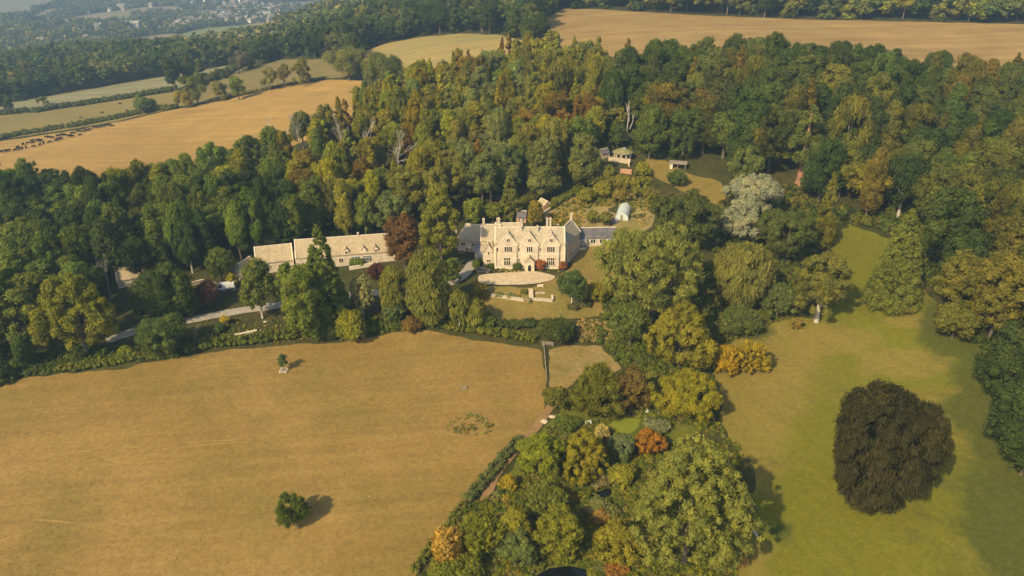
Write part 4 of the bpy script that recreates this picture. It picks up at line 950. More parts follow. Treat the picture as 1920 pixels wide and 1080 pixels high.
MARKS = [('redwood trunk',1499,300),('silvery willow',1415,345),('summerhouse',1167,280),('forked dead trunk',1181,215),('pointed lawn conifer',1690,420),('hidden white roof',1895,232),
 ('grass glade',1295,320),('kitchen garden',1090,320),('manor chimneys',1000,400),('pointed manor spruce',955,350),('coach house roof',650,425),('barn roof',515,440),('copper beech',757,400),
 ('golden field right end',640,190),('golden field',470,255),('golden field left end',200,330),('low barn roof',262,500),('great lime tree',140,560),('pale hill field',850,110),
 ('ridge field left end',1060,80),('ridge field middle',1400,100),('ridge field right end',1750,120),('white twiggy tree',742,270),('dark willow side oak',1476,400),('far left wood corner',30,420),
 ('large ochre edge tree',1870,480),('open shelter',1270,290),('autumn wood heart',860,230),('right wood heart',1600,230),('grey garden oaks',1040,290)]
PEND = []
for rank, k in enumerate(order):
    rg, x, y, z, h, px, py, d, sp = cand[k]
    col, cn = classify(float(px), float(py), rg, float(np.clip(0.5 + 0.42 * (math.sin(x * .055 + 1.7 * math.sin(y * .03)) * math.cos(y * .048 + 1.1 * math.sin(x * .04))) + 0.24 * g.normal(), 0.001, 0.999)))
    col = tuple(np.clip(np.array(col) * g.uniform(0.82, 1.2) * (1 + g.normal(0, 0.05, 3)), 0.005, 0.6))
    if rank < NIND:
        pool = {'golden': (10, 13, 14, 15, 3, 9, 17), 'rusty': (0, 8, 10), 'ochre': (10, 4, 13, 8, 15, 14), 'grey green': (7, 5, 2, 16)}.get(cn, (0, 1, 2, 3, 4, 5, 6, 7, 8, 9, 11, 12, 15, 16, 17))
        i = int(g.choice(pool)); cm, tm, st = PROTO[i]; s = h / 18; sw = sp / 8.2 * g.uniform(0.78, 1.2)
        mk = min(MARKS, key=lambda m: math.hypot(m[1] - px, (m[2] - py) * 1.3)); dx_, dy_ = px - mk[1], py - mk[2]
        rel = ('right of' if dx_ > 0 else 'left of') if abs(dx_) > abs(dy_) else ('just above' if dy_ < 0 else 'just below')
        where = {'wood above the stone range': 'in the autumn wood behind the manor' if px > 560 and py < 400 else 'in the dark wood left of the manor', 'right wood': 'in the dense wood right of the glade'}.get(rg, 'in the ' + rg)
        o_ = put_tree(KIND[st], 'x', 'tree', (x, y, z), cm, tm, col, g.uniform(0, 6.28), (sw, sw, s), f'{cn} {STN[st]} trees {where}')
        PEND.append((f'{cn} {STN[st]} tree {rel} the {mk[0]}', px, o_))
    else: mass.append((x, y, z, h, sp, col, 0 if d < 480 else 1 if d < 650 else 2))
from collections import defaultdict
dd_ = defaultdict(list)
for l_, x_, o_ in PEND: dd_[l_].append((x_, o_))
ORD = ['leftmost', 'second from the left', 'third from the left', 'fourth from the left', 'fifth from the left', 'sixth from the left', 'seventh from the left', 'eighth from the left']
for l_, v_ in dd_.items():
    v_.sort(key=lambda q: q[0])
    for i_, (x_, o_) in enumerate(v_): o_['label'] = l_ + (', ' + ORD[min(i_, 7)] if len(v_) > 1 else '')
def bake_mass(name, label, items, libs, sw0=8.2):
    Vs, Fs, vs_, CVs, CFs, cvs, t1, t2 = [], [], [], [], [], [], [], []; o4 = 0; oc = 0; g = np.random.default_rng(11)
    for x, y, z, h, sp, col, lod in items:
        lib = libs[lod]; V, F, vv, CV, CF, cv = lib[g.integers(len(lib))]
        a = g.uniform(0, 6.28); M = np.array([[math.cos(a), -math.sin(a), 0], [math.sin(a), math.cos(a), 0], [0, 0, 1]]) * np.array([sp / sw0, sp / sw0, h / 18])
        T_ = np.array([x, y, z]); Vs.append(V @ M.T + T_); CVs.append(CV @ M.T + T_); vs_.append(vv); cvs.append(cv)
        Fs.append(F + o4); CFs.append(CF - len(V) + oc); o4 += len(V); oc += len(CV)
        col = [v * LEAFK * k for v, k in zip(col, LEAFT)]; t1.append(np.tile((*col, 1.0), (len(V), 1))); t2.append(np.tile((*col, 1.0), (len(CV), 1)))
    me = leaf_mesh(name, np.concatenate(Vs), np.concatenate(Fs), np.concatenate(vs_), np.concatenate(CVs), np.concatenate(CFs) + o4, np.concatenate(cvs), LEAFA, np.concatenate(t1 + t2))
    o = bpy.data.objects.new(name, me); COL.objects.link(o); tag(o, label, kind='stuff'); return o
print('tris', sum(len(m.loops) - 2 * len(m.polygons) for m in bpy.data.meshes));print('individual', min(NIND, len(order)), 'mass', len(mass))
bake_mass('woodland', 'unbroken mass of woodland trees filling the slopes', mass, LOWS)

# far valley trees: one mass of small crowns
def far_trees():
    lib = []
    for i in range(6):
        lib.append(low_crown(900 + i, 6.5, 6.5, 7.2, 'round', 38, 4.4, 6, 3.4))
    g = np.random.default_rng(3); xs, ys = [], []
    y = -26.0
    while y < 112:
        x = -60 + g.uniform(0, 5)
        while x < 720: xs.append(x + g.uniform(-2, 2)); ys.append(y + g.uniform(-1, 1)); x += g.uniform(4.5, 7.5) * (1 if y > 30 else 0.9)
        y += 1.9 if y < 40 else 2.8
    xs, ys = np.array(xs), np.array(ys)
    P = unproj(xs, ys); px, py, d = project(P)
    ok = d > 640
    # clumpy cover: hedgerow lines and copses rather than an even spread
    n1 = np.sin(P[:, 0] * 0.011 + 1.3) * np.cos(P[:, 1] * 0.0085) + 0.6 * np.sin(P[:, 0] * 0.031 + P[:, 1] * 0.017)
    ok &= (n1 > -0.25) | (g.random(len(xs)) < 0.35) | (d < 1100)
    for op in OPEN: ok &= ~inside(P[:, 0], P[:, 1], op)
    town = [(325,0),(620,5),(640,40),(520,46),(440,44),(372,50),(330,60),(300,52),(330,30)]
    tw = inside(px, py, town); ok &= ~tw | (g.random(len(xs)) < 0.6)
    it = []
    for k in np.where(ok)[0]:
        s = 1.0 if d[k] > 1300 else 0.85
        c = [(0.075,0.085,0.045),(0.10,0.10,0.05),(0.055,0.065,0.035),(0.13,0.12,0.06)][g.choice(4, p=[.4, .25, .25, .1])]
        it.append((P[k, 0], P[k, 1], P[k, 2], 16 * s * g.uniform(0.75, 1.3), 8.2 * s * g.uniform(0.8, 1.5), c, 0))
    print('far trees', len(it))
    bake_mass('distant_trees', 'hazy distant woods and hedgerow trees across the valley', it, [lib])
far_trees()

# ------------------------------------------------------------------ hedges, undergrowth
def hedge(name, label, pts, width, hgt, col, leaf=0.4, cat='hedge', dens_=1.0, seed=1, style='round'):
    g = np.random.default_rng(seed); W = unproj([p[0] for p in pts], [p[1] for p in pts])[:, :2]
    C, r = [], []
    for i in range(len(W) - 1):
        a, b = W[i], W[i + 1]; L = np.linalg.norm(b - a); k = max(2, int(L / (width * 0.30)))
        t = (np.arange(k) + g.uniform(-.3, .3, k)) / k
        for tt in t:
            p = a + (b - a) * tt; nrm = np.array([-(b - a)[1], (b - a)[0]]) / L
            for s in (-0.25, 0.25):
                q = p + nrm * (s * width + g.normal() * width * 0.08); rr = hgt * (0.42 + 0.16 * g.random())
                C.append((q[0], q[1], float(H(q[0], q[1])) + hgt * (0.35 + 0.25 * g.random()))); r.append(rr)
    C = np.array(C); r = np.array(r); o0 = C.mean(0); o0[2] = float(H(o0[0], o0[1]))
    C = C - o0
    n = int(dens_ * (r ** 2).sum() * 4 / (leaf * leaf * 0.36) * 0.9); n = min(n, 26000)
    w = r ** 2; Q, k = leaves_on(g, C, r, n, leaf, style, C.mean(0) - np.array([0, 0, 200.0]))
    pv = g.normal(0.5, 0.15, len(C)); v = np.clip(pv[k] + g.normal(0, .12, n), 0, 1); V = Q.reshape(-1, 3)
    cv = (ICOV[None] * (r[:, None, None] * 0.75) + C[:, None]).reshape(-1, 3); cf = (ICOF[None] + (np.arange(len(C)) * 12)[:, None, None]).reshape(-1, 3) + len(V)
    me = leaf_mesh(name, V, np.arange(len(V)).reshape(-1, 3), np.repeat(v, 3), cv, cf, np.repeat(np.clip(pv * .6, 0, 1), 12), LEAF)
    o = bpy.data.objects.new(name, me); COL.objects.link(o); o.location = tuple(o0); o.color = (*[v * LEAFK * k for v, k in zip(col, LEAFT)], 1); tag(o, label, cat)
hedge('hedge', 'long overgrown hedge between the pasture and the drive bank', [(352,660),(400,648),(460,642),(520,634),(560,632)], 4.5, 1.9, (0.085,0.095,0.016), 0.4, seed=2)
hedge('hedge', 'low ragged hedge running from the great lime to the dark bush', [(110,694),(160,690),(210,682),(256,672),(300,668)], 2.8, 1.5, (0.10,0.105,0.018), 0.4, seed=3)
hedge('hedge', 'short dark hedge at the left end of the pasture', [(-40,712),(0,706),(50,700),(110,694)], 3.0, 1.8, (0.055,0.07,0.02), 0.4, seed=13)
hedge('hedge', 'green bank of bramble right of the rounded yellow tree', [(690,622),(722,616),(752,610)], 4.0, 1.8, (0.08,0.095,0.018), 0.4, seed=4)
hedge('hedge', 'thick green hedge along the pasture below the manor lawn', [(828,612),(870,618),(920,626),(970,634),(1012,642)], 3.6, 1.7, (0.095,0.100,0.016), 0.4, seed=5)
hedge('hedge', 'dark garden hedge behind the thick pasture hedge', [(935,612),(970,614),(1005,610)], 2.6, 2.0, (0.05,0.062,0.022), 0.4, seed=6)
hedge('hedge', 'dense bramble hedge beside the earth path', [(975,828),(950,855),(925,885),(900,915),(872,945)], 2.6, 1.5, (0.085,0.095,0.04), 0.32, seed=7)
hedge('hedge', 'rough weedy hedge running down to the straw plume', [(868,948),(845,985),(822,1010),(800,1040),(775,1078)], 2.2, 1.1, (0.11,0.11,0.024), 0.30, seed=8)
hedge('hedge', 'trimmed hedge between the two strip fields', [(66,212),(110,203),(170,195),(230,186),(290,176),(334,168)], 5.0, 3.4, (0.06,0.072,0.020), 0.9, seed=9)
hedge('hedge', 'short hedge beside the dark field tree', [(-40,222),(0,216),(30,214),(54,210)], 5.0, 3.2, (0.05,0.062,0.020), 0.9, seed=10)
hedge('hedge', 'hedge between the sheep strip and the cattle', [(0,262),(40,254),(80,248),(124,240)], 4.5, 3.0, (0.085,0.088,0.024), 0.9, seed=11)
hedge('hedge', 'long hedge above the cattle running to the gap', [(130,240),(180,231),(240,219),(290,208),(332,204)], 4.5, 3.0, (0.075,0.082,0.022), 0.9, seed=12)
hedge('hedge', 'dark hedge below the dark wood beside the grey mauve tree', [(385,156),(410,148),(440,132),(465,122)], 7, 5, (0.06,0.07,0.024), 1.0, seed=14)
hedge('hedge', 'low dry hedge along the top of the golden field', [(395,192),(450,180),(500,168),(560,157),(610,148)], 2.5, 1.6, (0.12,0.10,0.03), 0.8, seed=15)
hedge('hedge', 'long leafy bank along the left of the kitchen garden', [(1030,392),(1055,376),(1078,362),(1095,352)], 3.0, 2.0, (0.10,0.11,0.02), 0.5, seed=16)

def scrub(name, label, polys, seed):
    """ground cover: low clumps spread over polygons (photo pixels): (poly, spacing px, radius m, colours)"""
    g = np.random.default_rng(seed); C, r, col, lf = [], [], [], []
    for poly, sp, (r0, r1), cols, leaf in polys:
        P = np.array(poly, float); lo, hi = P.min(0), P.max(0)
        gx, gy = np.meshgrid(np.arange(lo[0], hi[0], sp), np.arange(lo[1], hi[1], sp * 0.6)); x = gx.ravel() + g.uniform(-.5, .5, gx.size) * sp; y = gy.ravel() + g.uniform(-.3, .3, gx.size) * sp
        k = inside(x, y, poly); W = unproj(x[k], y[k])
        for w in W:
            if any(inside(w[0], w[1], s) for s in PONDS): continue
            rr = g.uniform(r0, r1); C.append((w[0], w[1], w[2] + rr * g.uniform(0.1, 0.5))); r.append(rr); col.append(cols[g.integers(len(cols))]); lf.append(leaf)
    C, r, col, lf = np.array(C), np.array(r), np.array(col), np.array(lf)
    npl = np.clip((r / lf) ** 2 * 14, 8, 46).astype(int); k = np.repeat(np.arange(len(C)), npl); n = len(k)
    d = unit(g.normal(size=(n, 3)) + np.array([0, 0, 0.7])); Pn = C[k] + d * (r[k] * g.uniform(0.75, 1.2, n))[:, None] * np.array([1, 1, 0.8])
    nrm = unit(d + .5 * g.normal(size=(n, 3))); t1 = unit(np.cross(nrm, g.normal(size=(n, 3)))); ln = lf[k] * g.uniform(.8, 1.7, n); t2 = np.cross(nrm, t1)
    t1 = t1 * ln[:, None] * .5; t2 = t2 * ln[:, None] * .38
    Q = np.stack([Pn - t1 * 0.9 - t2 * 1.05, Pn + t1 * 1.35 + t2 * 0.1, Pn - t1 * 0.7 + t2 * 1.35], 1); V = Q.reshape(-1, 3)
    pv = g.normal(.5, .18, len(C)); v = np.clip(pv[k] + g.normal(0, .12, n), 0, 1)
    cv = (OCV[None] * (r[:, None, None] * np.array([.9, .9, .7])) + C[:, None]).reshape(-1, 3); cf = (OCF[None] + (np.arange(len(C)) * 6)[:, None, None]).reshape(-1, 3) + len(V)
    cc = np.column_stack([col * LEAFK * np.array(LEAFT) * 0.9, np.ones(len(col))]); tint = np.concatenate([np.repeat(cc[k], 3, 0), np.repeat(cc, 6, 0)])
    me = leaf_mesh(name, V, np.arange(len(V)).reshape(-1, 3), np.repeat(v, 3), cv, cf, np.repeat(np.clip(pv * .6, 0, 1), 6), LEAFA, tint)
    o = bpy.data.objects.new(name, me); COL.objects.link(o); tag(o, label, kind='stuff'); print(name, len(C), n)
PONDS = []
for pl, z in (([(1136,798),(1150,785),(1180,782),(1206,785),(1200,802),(1187,815),(1158,815),(1138,808)], -11), ([(1100,932),(1118,917),(1138,912),(1154,916),(1150,932),(1132,941),(1106,942)], -13.6), ([(1000,1078),(1028,1062),(1070,1058),(1104,1066),(1108,1090),(1040,1106),(996,1094)], -15.2)):
    x, y = hit_plane([p[0] for p in pl], [p[1] for p in pl], z); PONDS.append(list(zip(x, y)))
GR = [GREEN, MIDG, OLIVE, YELG]
scrub('undergrowth', 'mixed low shrubs, ferns and rough grass of the gardens', [
 ([(1060,735),(1140,705),(1220,690),(1340,700),(1350,790),(1370,830),(1200,830),(1120,790),(1030,800),(960,900),(905,985),(800,1090),(1380,1090),(1390,840),(1300,800),(1210,790),(1130,780),(1060,770)], 9, (0.35, 0.8), GR + [(0.13,0.12,0.05)], 0.30),
 ([(860,960),(1000,890),(1190,840),(1200,960),(1200,1090),(790,1090)], 9, (0.4, 1.0), GR + [(0.16,0.115,0.02), (0.17,0.14,0.06), (0.12,0.13,0.06), YELG, MIDG], 0.30),
 ([(1130,560),(1340,560),(1350,640),(1340,700),(1180,700),(1120,640)], 9, (0.5, 1.1), [GREEN, MIDG, (0.09,0.10,0.03)], 0.36),
 ([(1300,500),(1500,480),(1500,590),(1400,625),(1345,650),(1300,620)], 9, (0.5, 1.2), [GREEN, (0.09,0.10,0.035), OLIVE], 0.38),
 ([(1350,380),(1420,400),(1540,400),(1560,440),(1500,500),(1340,480)], 9, (0.6, 1.4), [DARK, GREEN, OLIVE], 0.42),
 ([(1080,600),(1150,600),(1150,640),(1085,642)], 6, (0.3, 0.7), [(0.22,0.17,0.08), OLIVE, (0.28,0.19,0.10)], 0.28),
 ([(0,640),(80,640),(260,650),(330,640),(340,670),(0,712)], 8, (0.5, 1.1), [DARK, GREEN, MIDG], 0.36),
 ([(640,600),(760,570),(900,590),(900,615),(790,615),(640,636)], 8, (0.4, 1.0), [GREEN, MIDG, OLIVE], 0.34),
 ([(330,608),(440,596),(560,590),(600,640),(340,655)], 10, (0.12, 0.4), [(0.14,0.135,0.025), (0.20,0.17,0.04)], 0.28),
 ([(440,470),(560,440),(720,425),(720,436),(560,455),(470,475)], 7, (0.6, 1.5), [GREEN, MIDG, DARK], 0.46),
 ([(850,400),(1000,400),(1030,380),(1000,372),(850,395)], 7, (0.6, 1.4), [GREEN, MIDG, YELG], 0.46),
 ([(1745,590),(1850,660),(1960,720),(1960,640),(1850,560)], 10, (0.4, 1.1), [DARK, GREEN], 0.4),
 ([(1555,392),(1640,405),(1700,380),(1750,430),(1770,560),(1735,520),(1700,450),(1640,428),(1560,402)], 10, (1.2, 2.8), [GREEN, DARK, OLIVE], 0.5),
 ([(1130,262),(1190,255),(1300,290),(1290,300),(1200,290),(1130,285)], 8, (0.6, 1.6), [GREEN, MIDG, DARK], 0.42),
 ([(1380,345),(1500,350),(1560,395),(1640,405),(1650,430),(1560,415),(1500,400),(1370,395)], 9, (0.5, 1.3), [GREEN, OLIVE, DARK], 0.44),
], 21)
scrub('garden_planting', 'rows of vegetables and seeding flowers in the kitchen garden', [
 ([(1010,418),(1062,378),(1100,365),(1090,440),(1075,425)], 5, (0.25, 0.75), [(0.22,0.17,0.05), OLIVE, (0.30,0.20,0.08), YELG], 0.34),
 ([(1090,365),(1225,372),(1225,395),(1190,388),(1170,384),(1090,392)], 5, (0.3, 0.8), [OLIVE, (0.22,0.16,0.05), YELG, GREEN], 0.34),
 ([(1085,420),(1100,426),(1195,430),(1195,437),(1110,436)], 5, (0.25, 0.6), [(0.25,0.18,0.06), OLIVE], 0.32),
 ([(1190,395),(1222,390),(1220,425),(1196,425)], 6, (0.2, 0.5), [(0.28,0.20,0.09), OLIVE], 0.32),
 ([(900,552),(960,552),(980,556),(980,562),(930,556)], 4, (0.12, 0.35), [(0.24,0.24,0.15), OLIVE], 0.22),
 ([(932,503),(950,505),(985,508),(985,511),(935,510)], 4, (0.15, 0.35), [OLIVE, (0.30,0.24,0.12)], 0.22),
 ([(1005,508),(1050,506),(1050,509),(1005,512)], 4, (0.15, 0.4), [GREEN, (0.15,0.14,0.03)], 0.22),
], 22)
def tufts():
    g = np.random.default_rng(9); V, T1 = [], []
    n = 26000
    for poly, cnt, cols in ((P_PAST, 9000, [(0.34,0.21,0.05),(0.30,0.20,0.05),(0.42,0.26,0.09)]), (P_LAWN, 9000, [(0.13,0.14,0.022),(0.22,0.19,0.04),(0.10,0.12,0.02)])):
        P = np.array(poly, float); x = g.uniform(P[:, 0].min(), P[:, 0].max(), cnt); y = g.uniform(P[:, 1].min(), P[:, 1].max(), cnt)
        k = inside(x, y, poly); W = unproj(x[k], y[k])[::2]; m = len(W); c = np.array(cols)[g.integers(len(cols), size=m)]
        keep = (np.sin(W[:, 0] * .21 + 2) + np.sin(W[:, 1] * .17 + W[:, 0] * .05) + g.normal(0, .7, m)) > -0.2; W, c = W[keep], c[keep]; m = len(W)
        for j in range(3):
            a = g.uniform(0, 6.28, m); s = g.uniform(.08, .24, m); d = np.stack([np.cos(a), np.sin(a), np.zeros(m)], -1) * s[:, None]; up = np.array([0, 0, 1.]) * (s * g.uniform(.2, .5, m))[:, None]
            V.append(np.stack([W - d * .7, W + d * .7, W + d * .9 + up, W - d * .5 + up * .9], 1) + np.array([0, 0, .08])); T1.append(np.repeat(np.column_stack([c, np.ones(m)]), 4, 0))
    V = np.concatenate(V).reshape(-1, 3); t = np.concatenate(T1)
    me = leaf_mesh('grass_tufts', V, np.arange(len(V)).reshape(-1, 4), np.full(len(V), .5), np.zeros((0, 3)), np.zeros((0, 3), int), np.zeros(0), LEAFA, t)
    o = bpy.data.objects.new('grass_tufts', me); COL.objects.link(o); tag(o, 'scattered tufts of rough grass on the pasture and lawn', kind='stuff')
tufts()
# ------------------------------------------------------------------ buildings
def place(o, loc=None, rz=0.0):
    if loc is not None: o.location = loc
    o.rotation_euler = (0, 0, rz); return o
def block(par, loc, rz, L, D, eave, rise, wall=M_WALL, roof=M_ROOF, kind='gable', over=0.25, coping=True, hip=(0, 0), base=-1.5, th=0.22, ridge_cap=True):
    """walls and a pitched roof over a plan L (along local x, centred) by D (local y from 0 back); ridge along x"""
    x0, x1 = -L / 2, L / 2; yr = D / 2
    w = MB(); gb = [(0, base), (D, base), (D, eave), (yr, eave + rise), (0, eave)]
    g0, g1 = hip
    if not g0 and not g1: w.prism(gb, 'x', x0, x1)
    else: w.box(x0, x1, 0, D, base, eave)
    place(w.build('wall', wall, par), loc, rz)
    r = MB(); k = rise / yr; ex = over
    e0 = eave - k * ex
    A0, A1 = (x0 - (0 if not g0 else ex)), (x1 + (0 if not g1 else ex))
    if coping and not g0: A0 = x0 + 0.30
    if coping and not g1: A1 = x1 - 0.30
    R0, R1 = A0 + (g0 or 0), A1 - (g1 or 0)
    top = eave + rise + 0.02
    r.slab([(A0, -ex, e0), (A1, -ex, e0), (R1, yr, top), (R0, yr, top)], th)
    r.slab([(A1, D + ex, e0), (A0, D + ex, e0), (R0, yr + 0.004, top + .003), (R1, yr + 0.004, top + .003)], th)
    if g0: r.slab([(A0 + .004, D + ex, e0), (A0 + .004, -ex, e0), (R0, yr, top)], th * 0.98)
    if g1: r.slab([(A1 - .004, -ex, e0), (A1 - .004, D + ex, e0), (R1, yr, top)], th * 0.98)
    ro = place(r.build('roof', roof, par), loc, rz)
    if ridge_cap:
        c = MB().box(R0, R1, yr - 0.16, yr + 0.16, top + th - 0.08, top + th + 0.10)
        co = c.build('ridge_cap', M_TRIM, ro)
    if coping:
        for xs, hp in ((x0, g0), (x1 - 0.34, g1)):
            if hp: continue
            q = MB(); s = k
            q.slab([(xs, -ex - .05, e0 - .05), (xs + 0.34, -ex - .05, e0 - .05), (xs + 0.34, yr + .01, top), (xs, yr + .01, top)], th + 0.22)
            q.slab([(xs + 0.34, D + ex, e0), (xs, D + ex, e0), (xs, yr - .01, top + .004), (xs + 0.34, yr - .01, top + .004)], th + 0.22)
            place(q.build('coping', M_TRIM, par), loc, rz)
    return ro
def window(par, loc, rz, w, h, nx, nz=1, frame=M_TRIM, proud=0.10, mull=0.14, glassm=M_GLASS, pointed=False, name='window', split=None):
    """a mullioned window: stone frame standing proud of the wall, each light of glass set back in it. loc = centre of the sill on the wall face"""
    f = MB(); t = mull; x0, x1 = -w / 2, w / 2
    f.box(x0 - t, x1 + t, -proud, 0.05, -t, 0); f.box(x0 - t, x1 + t, -proud * 0.97, 0.05, h, h + t)
    f.box(x0 - t, x0, -proud * 0.9, 0.05, 0, h); f.box(x1, x1 + t, -proud * 0.9, 0.05, 0, h)
    cw = w / nx; sz = split or [i / nz for i in range(nz + 1)]
    for i in range(1, nx): f.box(x0 + i * cw - t / 2, x0 + i * cw + t / 2, -proud * 0.8, 0.05, 0, h)
    for j in range(1, nz):
        for i in range(nx): f.box(x0 + i * cw + (t / 2 if i else 0), x0 + (i + 1) * cw - (t / 2 if i < nx - 1 else 0), -proud * 0.7, 0.05, h * sz[j] - t / 2, h * sz[j] + t / 2)
    fo = place(f.build(name, frame, par), loc, rz)
    for i in range(nx):
        for j in range(nz):
            a, b = x0 + i * cw + (t / 2 if i else 0), x0 + (i + 1) * cw - (t / 2 if i < nx - 1 else 0)
            z0, z1 = h * sz[j] + (t / 2 if j else 0), h * sz[j + 1] - (t / 2 if j < nz - 1 else 0)
            p = MB().box(a, b, -0.03, 0.02, z0, z1); p.build('pane', glassm, fo)
    return fo
def chimney(par, x, y, z0, z1, w=0.9, d=0.9, pots=2, mat=M_TRIM):
    w *= .85; d *= .85; mat = M_PALEST
    m = MB(); m.box(-w/2, w/2, -d/2, d/2, z0, z1 - 0.35); m.box(-w/2 - .1, w/2 + .1, -d/2 - .1, d/2 + .1, z1 - 0.35, z1 - 0.1); m.box(-w/2 - .03, w/2 + .03, -d/2 - .03, d/2 + .03, z1 - 0.1, z1)
    m.box(-w/2 - .12, w/2 + .12, -d/2 - .12, d/2 + .12, z0, z0 + 0.9)
    c = place(m.build('chimney', mat, par), (x, y, 0))
    for i in range(pots):
        px = (i - (pots - 1) / 2) * (w / max(1, pots))
        q = MB().tube([(px, 0, z1), (px, 0, z1 + 0.15), (px, 0, z1 + 0.42)], [0.13, 0.11, 0.12], 8); q.build('chimney_pot', M_TRIM if i % 2 else M_BRICK, c)
    return c
def manor():
    o = empty('manor_house', (MX, MY, 0), 'gabled honey stone manor with tall chimneys behind the gravel circle', 'house')
    block(o, (0, 0, 0), 0, 21.9, 7.2, 8.55, 3.7)
    # three front gables with parapets
    for gx in (-6.7, -0.1, 6.5):
        hw, ap, fy = 2.65, 11.9, -0.42
        w = MB().prism([(gx - hw, -1.5), (gx + hw, -1.5), (gx + hw, 8.35), (gx, ap - 0.15), (gx - hw, 8.35)], 'y', fy, 0.3)
        w.build('gable_wall', M_WALL, o)
        r = MB(); yb = 3.05
        for s in (-1, 1):
            r.slab([(gx + s * (hw + .1), -0.1, 8.28), (gx + s * (hw + .1), 0.0, 8.28), (gx + s * .002, yb, ap), (gx + s * .002, -0.1, ap)], 0.16)
        r.build('gable_roof', M_ROOF, o)
        c = MB()
        for s in (-1, 1): c.slab([(gx + s * (hw + .22), fy - .10, 8.05), (gx + s * (hw + .22), fy + .34, 8.05), (gx + s * .003, fy + .34, ap), (gx + s * .003, fy - .10, ap)], 0.34)
        c.box(gx - hw - .3, gx - hw + .12, fy - .12, fy + .34, 7.75, 8.2); c.box(gx + hw - .12, gx + hw + .3, fy - .12, fy + .34, 7.75, 8.2)
        c.tube([(gx, fy + .12, ap + .3), (gx, fy + .12, ap + .7), (gx, fy + .12, ap + 1.0)], [.12, .16, .03], 6)
        c.build('coping', M_TRIM, o)
        b = MB().box(gx - hw - .03, gx + hw + .03, fy - .07, fy + .01, 4.85, 5.02); b.build('string_course', M_TRIM, o)
    for a, b_ in ((-10.95, -9.38), (-4.02, -2.78), (2.58, 3.82), (9.18, 10.95)):
        MB().box(a, b_, -0.07, 0.01, 4.85, 5.02).build('string_course', M_TRIM, o)
        MB().box(a, b_, -0.09, 0.01, 8.0, 8.18).build('string_course', M_TRIM, o)
    MB().box(-11.0, 11.0, -0.5, 0.02, -1.5, 0.55).build('plinth', M_TRIM, o)
    for x in (-10.75, 10.75): MB().box(x - .3, x + .3, -.32, .02, .55, 7.2).build('buttress', M_TRIM, o)
    F = -0.42
    for gx in (-6.7, 6.5): window(o, (gx, F, 5.75), 0, 2.3, 1.75, 4)
    window(o, (-0.1, F, 5.75), 0, 1.7, 1.75, 3)
    for gx in (-6.7, -0.1, 6.5): window(o, (gx, F, 9.15), 0, 0.95, 0.95, 2, mull=0.12)
    window(o, (-7.05, F, 1.25), 0, 1.9, 2.55, 3, 2, split=[0, .6, 1]); window(o, (6.5, F, 1.25), 0, 2.3, 2.55, 4, 2, split=[0, .6, 1])
    for x in (-10.0, -3.4, 3.2): window(o, (x, 0, 5.75), 0, 0.42, 1.3, 1)
    window(o, (-3.4, 0, 2.2), 0, 0.7, 1.2, 2)
    for x in (-3.95, 3.9, 9.35): MB().tube([(x, -.12, 0.5), (x, -.12, 4), (x, -.12, 8.2)], [.06] * 3, 6).box(x - .16, x + .16, -.26, -.02, 8.2, 8.5).build('drainpipe', M_LEAD, o)
    # porch
    pg = MB().prism([(-1.55, -1.5), (1.4, -1.5), (1.4, 3.1), (-0.08, 4.7), (-1.55, 3.1)], 'y', -2.6, -0.43); pg.build('porch_wall', M_WALL, o)
    pr = MB()
    for s, e in ((-1, -1.75), (1, 1.6)): pr.slab([(e, -2.85, 2.95), (e, -.43, 2.95), (-0.08 + s * .002, -.43, 4.75), (-0.08 + s * .002, -2.85, 4.75)], 0.2)
    pr.build('porch_roof', M_ROOF, o)
    arch = [(-.62, 0.0), (.46, 0.0), (.46, 1.6), (.3, 2.1), (-.08, 2.55), (-.46, 2.1), (-.62, 1.6)]
    fr = MB(); n = len(arch)
    outer = [(-.84, 0), (.68, 0), (.68, 1.65), (.47, 2.27), (-.08, 2.85), (-.63, 2.27), (-.84, 1.65)]
    for k in range(1, n):
        a0, a1, b0, b1 = arch[k], arch[(k + 1) % n], outer[k], outer[(k + 1) % n]
        for y in (-2.74,): fr.face([(a0[0], y, a0[1]), (a1[0], y, a1[1]), (b1[0], y, b1[1]), (b0[0], y, b0[1])])
        fr.face([(b0[0], -2.74, b0[1]), (b1[0], -2.74, b1[1]), (b1[0], -2.59, b1[1]), (b0[0], -2.59, b0[1])])
        fr.face([(a0[0], -2.74, a0[1]), (a1[0], -2.74, a1[1]), (a1[0], -2.59, a1[1]), (a0[0], -2.59, a0[1])])
    d = fr.build('doorway', M_TRIM, o); MB().prism(arch, 'y', -2.64, -2.605).build('door', M_DARK, d)
    window(o, (-0.08, -2.6, 3.3), 0, 0.35, 0.5, 1)
    # rear pile, link, wings
    block(o, (-6.6, 8.2, 0), 0, 9.0, 7.0, 6.6, 3.9)
    block(o, (-12.4, 6.8, 0), 0, 6.4, 6.6, 6.6, 4.0)
    block(o, (-12.85, 1.3, 0), 0, 3.7, 5.2, 5.2, 2.2, coping=False, hip=(1.8, 1.2))
    sg = MB().prism([(-14.1, -1.5), (-11.6, -1.5), (-11.6, 5.6), (-12.85, 7.5), (-14.1, 5.6)], 'y', 1.1, 2.2); sg.build('gable_wall', M_WALL, o)
    sr = MB()
    for s in (-1, 1): sr.slab([(-12.85 + s * 1.45, .95, 5.35), (-12.85 + s * 1.45, 4.0, 5.35), (-12.85 + s * .002, 4.0, 7.6), (-12.85 + s * .002, .95, 7.6)], .2)
    sr.build('gable_roof', M_ROOF, o)
    window(o, (-12.85, 1.1, 4.2), 0, 0.5, 1.1, 1); window(o, (-12.85, 1.1, 1.7), 0, 1.1, 0.8, 2); 
